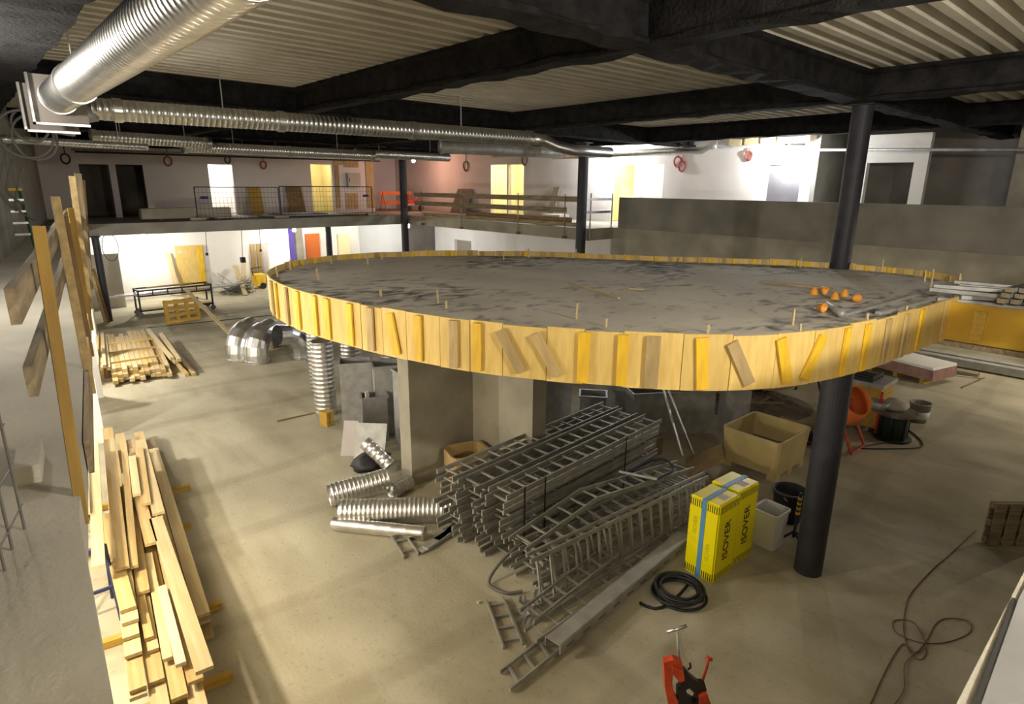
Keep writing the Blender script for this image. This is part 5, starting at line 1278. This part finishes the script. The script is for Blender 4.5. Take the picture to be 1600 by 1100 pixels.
for k in range(12):
    dx, dy = rnd.uniform(-.8, .8), rnd.uniform(-.7, .7); rr = min(1, math.hypot(dx / 1.45, dy / 1.2))
    p = c0 + V((dx, dy, .34 * (1 - rr ** 1.5) + .05 + .012 * k)); an = rnd.uniform(0, 3.14); L = rnd.uniform(.5, 1.0)
    tag(bar('scrap_lath', p - V((math.cos(an) * L, math.sin(an) * L, .05)) / 2, p + V((math.cos(an) * L, math.sin(an) * L, .05)) / 2, .06, .03, 'wood_grey'), '%s dusty scrap lath from the bottom on the debris heap' % ORD[k], 'lath', 'scrap laths on the debris heap')
cx_ = V((14.2, 8.8, 0)); bx2 = thing('cardboard_box', 'upright cardboard box far under the platform left of the debris heap', 'box', T(cx_))
place('carton', open_box('carton2', .45, .35, .85, .012, 0, .02), 'cardboard', T(cx_, .3), bx2); lbox('tape', (-.46, -.04, .84), (.46, .04, .855), 'label_grey', T(cx_, .3), bx2)
bx3_ = V((15.6, 8.6, 0)); bx3 = thing('cardboard_box', 'low cardboard box with a bright label far under the platform', 'box', T(bx3_))
place('carton', open_box('carton3', .4, .5, .6, .012, 0, .02), 'cardboard', T(bx3_, .2), bx3); lbox('label', (-.415, -.15, .2), (-.403, .15, .45), 'label_grey', T(bx3_, .2), bx3)
# sawhorse table behind, dark frame
sw = thing('work_trestle', 'dark steel trestle standing far behind under the platform', 'trestle', T((17.2, 7.2, 0)))
lbox('top_bar', (16.0, 6.2, .95), (18.6, 6.3, 1.02), 'black_steel', None, sw)
for x in (16.3, 18.3):
    for s in (-1, 1): place('leg', MB().tube([(x, 6.25, .96), (x, 6.25 + .35 * s, 0)], .03, 6).mesh('leg'), 'black_steel', None, sw)
place('brace', MB().tube([(16.3, 6.25, .9), (17.4, 6.25, .35), (18.3, 6.25, .3)], .025, 6).mesh('brace'), 'black_steel', None, sw)

# ================================================================== RIGHT SIDE, LOWER FLOOR
# cement mixer half hidden by the column
mx = V((13.25, 4.35, 0)); mix = thing('cement_mixer', 'orange cement mixer half hidden behind the thick column', 'mixer', T(mx))
Mx = T(mx + V((0, 0, .92)), -.55, 1.05)
mxd = place('drum', MB().lathe([(.0, -.42), (.24, -.42), (.44, -.12), (.46, .08), (.30, .46), (.285, .46), (.44, .08), (.42, -.11), (.22, -.40), (0, -.40)], 24).mesh('drum', True), 'orange_paint', Mx, mix)
place('gear_ring', MB().lathe([(.46, -.02), (.49, -.02), (.49, .04), (.46, .04)], 24).mesh('gear_ring'), 'rubber', Mx, mxd)
for s in (-1, 1):
    place('leg', MB().tube([mx + V((.35 * s, -.42, .03)), mx + V((.30 * s, 0, .95))], .03, 8).mesh('leg'), 'red_paint', None, mix)
    place('leg', MB().tube([mx + V((.35 * s, .45, .03)), mx + V((.30 * s, 0, .95))], .03, 8).mesh('leg'), 'red_paint', None, mix)
    place('yoke', MB().tube([mx + V((.30 * s, 0, .95)), mx + V((.50 * s, 0, .95))], .03, 8).mesh('yoke'), 'red_paint', None, mix)
place('crossbar', MB().tube([mx + V((-.35, -.42, .06)), mx + V((.35, -.42, .06))], .025, 8).mesh('crossbar'), 'red_paint', None, mix)
for s in (-1, 1): place('wheel', MB().tube([mx + V((.40 * s, .45, .16)), mx + V((.47 * s, .45, .16))], .16, 14).mesh('wheel'), 'rubber', None, mix)
yc = V((14.9, 4.55, 0)); ycab = thing('generator_cabinet', 'yellow machine cabinet with a dusty top behind the mixer', 'machine', T(yc))
lbox('body', (-.35, -.5, .12), (.45, .5, 1.05), 'wood_ochre', T(yc), ycab); lbox('lid', (-.4, -.55, 1.055), (.5, .55, 1.15), 'galv_dull', T(yc), ycab)
for x in (-.3, .38):
    for y in (-.42, .42): lbox('foot', (x - .05, y - .05, 0), (x + .05, y + .05, .12), 'black_steel', T(yc), ycab)
lbox('red_post', (-.42, -.56, .02), (-.37, -.51, 1.0), 'red_paint', T(yc), ycab)
cr = thing('plastic_crate', 'black crate frame lying on the yellow machine cabinet', 'crate', T(yc + V((0, 0, 1.15))))
for k in range(4): lbox('slat', (-.35 + k * .2, -.3, 1.16), (-.29 + k * .2, .3, 1.20), 'rubber', T(yc), cr)
for y in (-.3, .27): lbox('side', (-.35, y, 1.20), (.31, y + .03, 1.28), 'rubber', T(yc), cr)
dm = G(1392, 683); dm = V((14.6, 3.72, 0)); drm = thing('cable_drum', 'dark green cable drum with a round dusty top right of the mixer', 'drum', T(dm))
place('core', MB().cyl(.28, .05, .58, 24).mesh('core'), 'green_drum', T(dm), drm)
place('top_disc', MB().cyl(.42, .585, .64, 28).mesh('top_disc'), 'debris', T(dm), drm)
place('bottom_disc', MB().cyl(.38, 0, .05, 28).mesh('bottom_disc'), 'green_drum', T(dm), drm)
for k in range(7):
    a = 2 * math.pi * k / 7; lbox('stave', (-.02, .285, .05), (.02, .30, .58), 'black_matte', T(dm, a), drm)
sk = dm + V((0, 0, .645)); tag(place('dust_sack', MB().lathe([(.0, 0), (.22, .01), (.26, .10), (.18, .20), (.0, .23)], 14).mesh('dust_sack', True), 'concrete_pale', T(sk + V((.08, .05, 0)))), 'pale slumped sack on the cable drum', 'sack')
bs = thing('metal_bowl', 'round grey bowl standing on the cable drum behind the sack', 'bowl', T(sk + V((-.22, .28, 0))))
place('bowl', MB().lathe([(0, 0), (.14, 0), (.2, .18), (.185, .18), (.13, .02), (0, .02)], 20).mesh('bowl', True), 'galv_dull', T(sk + V((-.22, .28, 0))), bs); place('rim', MB().lathe([(.2, .17), (.215, .17), (.215, .19), (.2, .19)], 20).mesh('rim'), 'galv_dull', T(sk + V((-.22, .28, 0))), bs)
bp_ = G(1434, 658); bkt2 = thing('plaster_bucket', 'grey bucket with a white smeared body right of the cable drum', 'bucket', T(bp_))
place('shell', MB().lathe([(.0, .01), (.17, .01), (.22, .44), (.235, .44), (.235, .47), (.205, .47), (.16, .03), (0, .03)], 22).mesh('pbucket', True), 'plastic_grey', T(bp_), bkt2)
place('band', MB().lathe([(.18, .1), (.195, .1), (.21, .28), (.20, .28)], 22).mesh('band', True), 'white_plastic', T(bp_), bkt2)
tag(tubeob('floor_cable', catmull([G(1395, 690, .015), G(1340, 700, .015), G(1430, 700, .015), G(1440, 690, .015), G(1420, 672, .015)], 8), .014, 'rubber'), 'thin cable lying on the floor before the cable drum', 'cable')
# pallet with plasterboards
pp = G(1413, 588); pd_ = V((1, 0, 0))
plt = thing('wooden_pallet', 'low wooden pallet on the right floor carrying boards', 'pallet', T((20.3, 5.1, 0), -.25)); MP = MW[plt]
for y in (-.75, 0, .75): lbox('runner', (-.55, y - .06, 0), (.55, y + .06, .13), 'wood_ochre', MP, plt)
for k in range(5): lbox('slat', (-.55 + k * .24, -.85, .132), (-.42 + k * .24, .85, .15), 'wood_ochre', MP, plt)
for k in range(5): tag(place('plasterboard', MB().box((-.58, -1.05 + .01 * k, .152 + .075 * k), (.58, .95 + .01 * k, .152 + .075 * k + .072)).mesh('plasterboard'), 'pink_board' if k < 4 else 'white_board', MP), ['lowest brownish board on the right pallet', 'second brownish board on the right pallet', 'third brownish board on the right pallet', 'fourth brownish board on the right pallet', 'white topmost board on the right pallet'][k], 'board', 'boards on the right pallet')
for k, (x, y0, y1, z, mt, lb) in enumerate(((22.4, 1.0, 7.6, .16, 'galv_dull', 'long grey steel section lying far right, front of the pair'), (22.9, 0.6, 7.2, .16, 'galv_dull', 'long grey steel section lying far right, rear of the pair'), (21.6, 3.6, 6.6, .06, 'wood_grey', 'brown board lying far right before the steel sections'))):
    tag(bar('steel_section', V((x, y0, z)), V((x, y1, z)), .3, .22 if k < 2 else .1, mt), lb, 'section')
for k in range(2): tag(blk('timber_bearer', (22.1, 1.6 + 4.6 * k, 0), (23.2, 1.75 + 4.6 * k, .05), 'wood_grey'), ['right bearer under the long steel sections', 'left bearer under the long steel sections'][k], 'timber')
tag(tubeob('thin_pipe', [G(1460, 583, .02), G(1535, 591, .02)], .02, 'galv_dull'), 'thin pipe lying on the right floor beside the board pallet', 'pipe')
tag(bar('thin_lath', G(1502, 606, .012), G(1538, 590, .012), .04, .02, 'wood_brown'), 'thin brown lath lying on the right floor', 'lath')
for k in range(3): tag(blk('lit_crate', (24.2, 1.1 + .55 * k, 0), (24.5, 1.5 + .55 * k, .85), 'white_board'), ['rightmost white crate at the far right wall', 'middle white crate at the far right wall', 'leftmost white crate at the far right wall'][k], 'crate', 'white crates at the far right')
# pallet on edge at the right border
rp = V((11.35, 1.05, 0)); rpt = thing('wooden_pallet', 'grey wooden pallet standing on edge in the shade at the right border', 'pallet', T(rp, -.75)); MR = MW[rpt]
for k in range(4): lbox('slat', (-.40 + k * .22, -.07, .02), (-.24 + k * .22, -.045, .70), 'wood_grey', MR, rpt)
for z in (.05, .34, .62): lbox('stringer', (-.42, -.044, z), (.44, .05, z + .09), 'wood_grey', MR, rpt)
for k in range(4): lbox('slat', (-.40 + k * .22, .051, .02), (-.24 + k * .22, .075, .70), 'wood_grey', MR, rpt)
# rope tangle on the right floor
rp_ = [(1526, 828), (1480, 870), (1462, 885), (1425, 925), (1415, 950), (1412, 985), (1422, 1020), (1440, 1030), (1447, 1010), (1430, 975), (1410, 968), (1395, 972), (1402, 990), (1440, 1004), (1480, 1003), (1515, 988), (1512, 970), (1480, 966), (1462, 975), (1448, 1000), (1430, 1020), (1416, 1008), (1406, 1010), (1385, 1045), (1360, 1100), (1352, 1125)]
tag(tubeob('rope', catmull([G(x, y, .007) for x, y in rp_], 6), .0055, 'rope', seg=6), 'thin brown rope tangled across the floor at the right', 'rope')
tag(tubeob('rope', catmull([G(x, y, .012) for x, y in ((1447, 1012), (1415, 1035), (1412, 1078), (1390, 1110), (1380, 1130))], 6), .005, 'rope', seg=6), 'loose rope end running down from the tangle', 'rope')

# ================================================================== RED PIPE VICE AT THE BOTTOM
vb = G(1078, 1150); hd_ = V((CF.x, CF.y, 0)).normalized(); rt = V((CR.x, CR.y, 0)).normalized()
def VP(px, py, dz=0.0):     # point in the vertical plane of the tool
    d = ray(px, py); k = (vb - CC).dot(hd_) / d.dot(hd_); return CC + d * k + hd_ * dz
vice = thing('pipe_vice', 'red pipe vice with a steel T-handle standing on the floor at the bottom', 'tool', T(vb))
def plate(nm, pts, th, mt, dz=0.0):
    P = [VP(x, y, dz) for x, y in pts]; n = len(P)
    mb = MB().add([p - hd_ * th for p in P] + [p + hd_ * th for p in P], [tuple(range(n)), tuple(reversed(range(n, 2 * n)))] + [(i, n + i, n + (i + 1) % n, (i + 1) % n) for i in range(n)])
    me = mb.mesh(nm); bm = bmesh.new(); bm.from_mesh(me); bmesh.ops.recalc_face_normals(bm, faces=bm.faces); bm.to_mesh(me); bm.free()
    return place(nm, me, mt, None, vice)
place('handle_bar', MB().tube([VP(1042, 988), VP(1073, 978)], .016, 12).mesh('handle_bar', True), 'galv', None, vice)
place('screw_rod', MB().tube([VP(1058, 985), VP(1061, 1032)], .011, 10).mesh('screw_rod', True), 'galv_dull', None, vice)
plate('yoke', [(1036, 1032), (1051, 1027), (1064, 1030), (1067, 1055), (1063, 1060), (1050, 1048), (1049, 1064), (1052, 1080), (1061, 1096), (1060, 1125), (1049, 1125), (1038, 1071)], .035, 'red_paint')
plate('yoke_arm', [(1050, 1036), (1066, 1042), (1068, 1058), (1060, 1061), (1048, 1046)], .045, 'red_paint')
plate('jaw', [(1066, 1042), (1072, 1046), (1078, 1054), (1090, 1064), (1100, 1064), (1103, 1075), (1094, 1078), (1088, 1084), (1076, 1072), (1067, 1076), (1060, 1072)], .03, 'grease')
plate('base_jaw', [(1058, 1074), (1070, 1072), (1074, 1088), (1084, 1094), (1088, 1086), (1104, 1082), (1107, 1125), (1058, 1125)], .05, 'grease')
plate('leg', [(1090, 1080), (1102, 1076), (1107, 1090), (1108, 1130), (1088, 1130)], .04, 'red_paint', -.03)
place('latch', MB().tube([VP(1075, 1046), VP(1079, 1043), VP(1078, 1036)], .010, 8).mesh('latch'), 'grease', None, vice)
place('hook_rod', MB().tube([VP(1098, 1062), VP(1103, 1048), VP(1107, 1030)], .014, 10).mesh('hook_rod', True), 'red_paint', None, vice)
place('hook_knob', MB().tube([VP(1104, 1027), VP(1112, 1031)], .018, 10).mesh('hook_knob', True), 'red_paint', None, vice)
plate('foot', [(1050, 1120), (1106, 1120), (1112, 1150), (1044, 1150)], .10, 'grease')

# looped cable by the black post under the gallery
lc = GY(172, 385, 29.5)
lp = thing('hanging_cable', 'thin cable loop hanging beside the slim black post', 'cable', T((lc.x, lc.y, SB)))
place('loop', MB().tube([V((lc.x + math.sin(a) * .28, lc.y, SB - .55 + math.cos(a) * .55)) for a in [2 * math.pi * k / 20 for k in range(21)]], .014, 5, False).mesh('cloop', True), 'rubber', None, lp)
place('bracket', MB().box((lc.x - .35, lc.y - .03, SB - .06), (lc.x + .35, lc.y + .03, SB)).mesh('cbracket'), 'black_steel', None, lp)
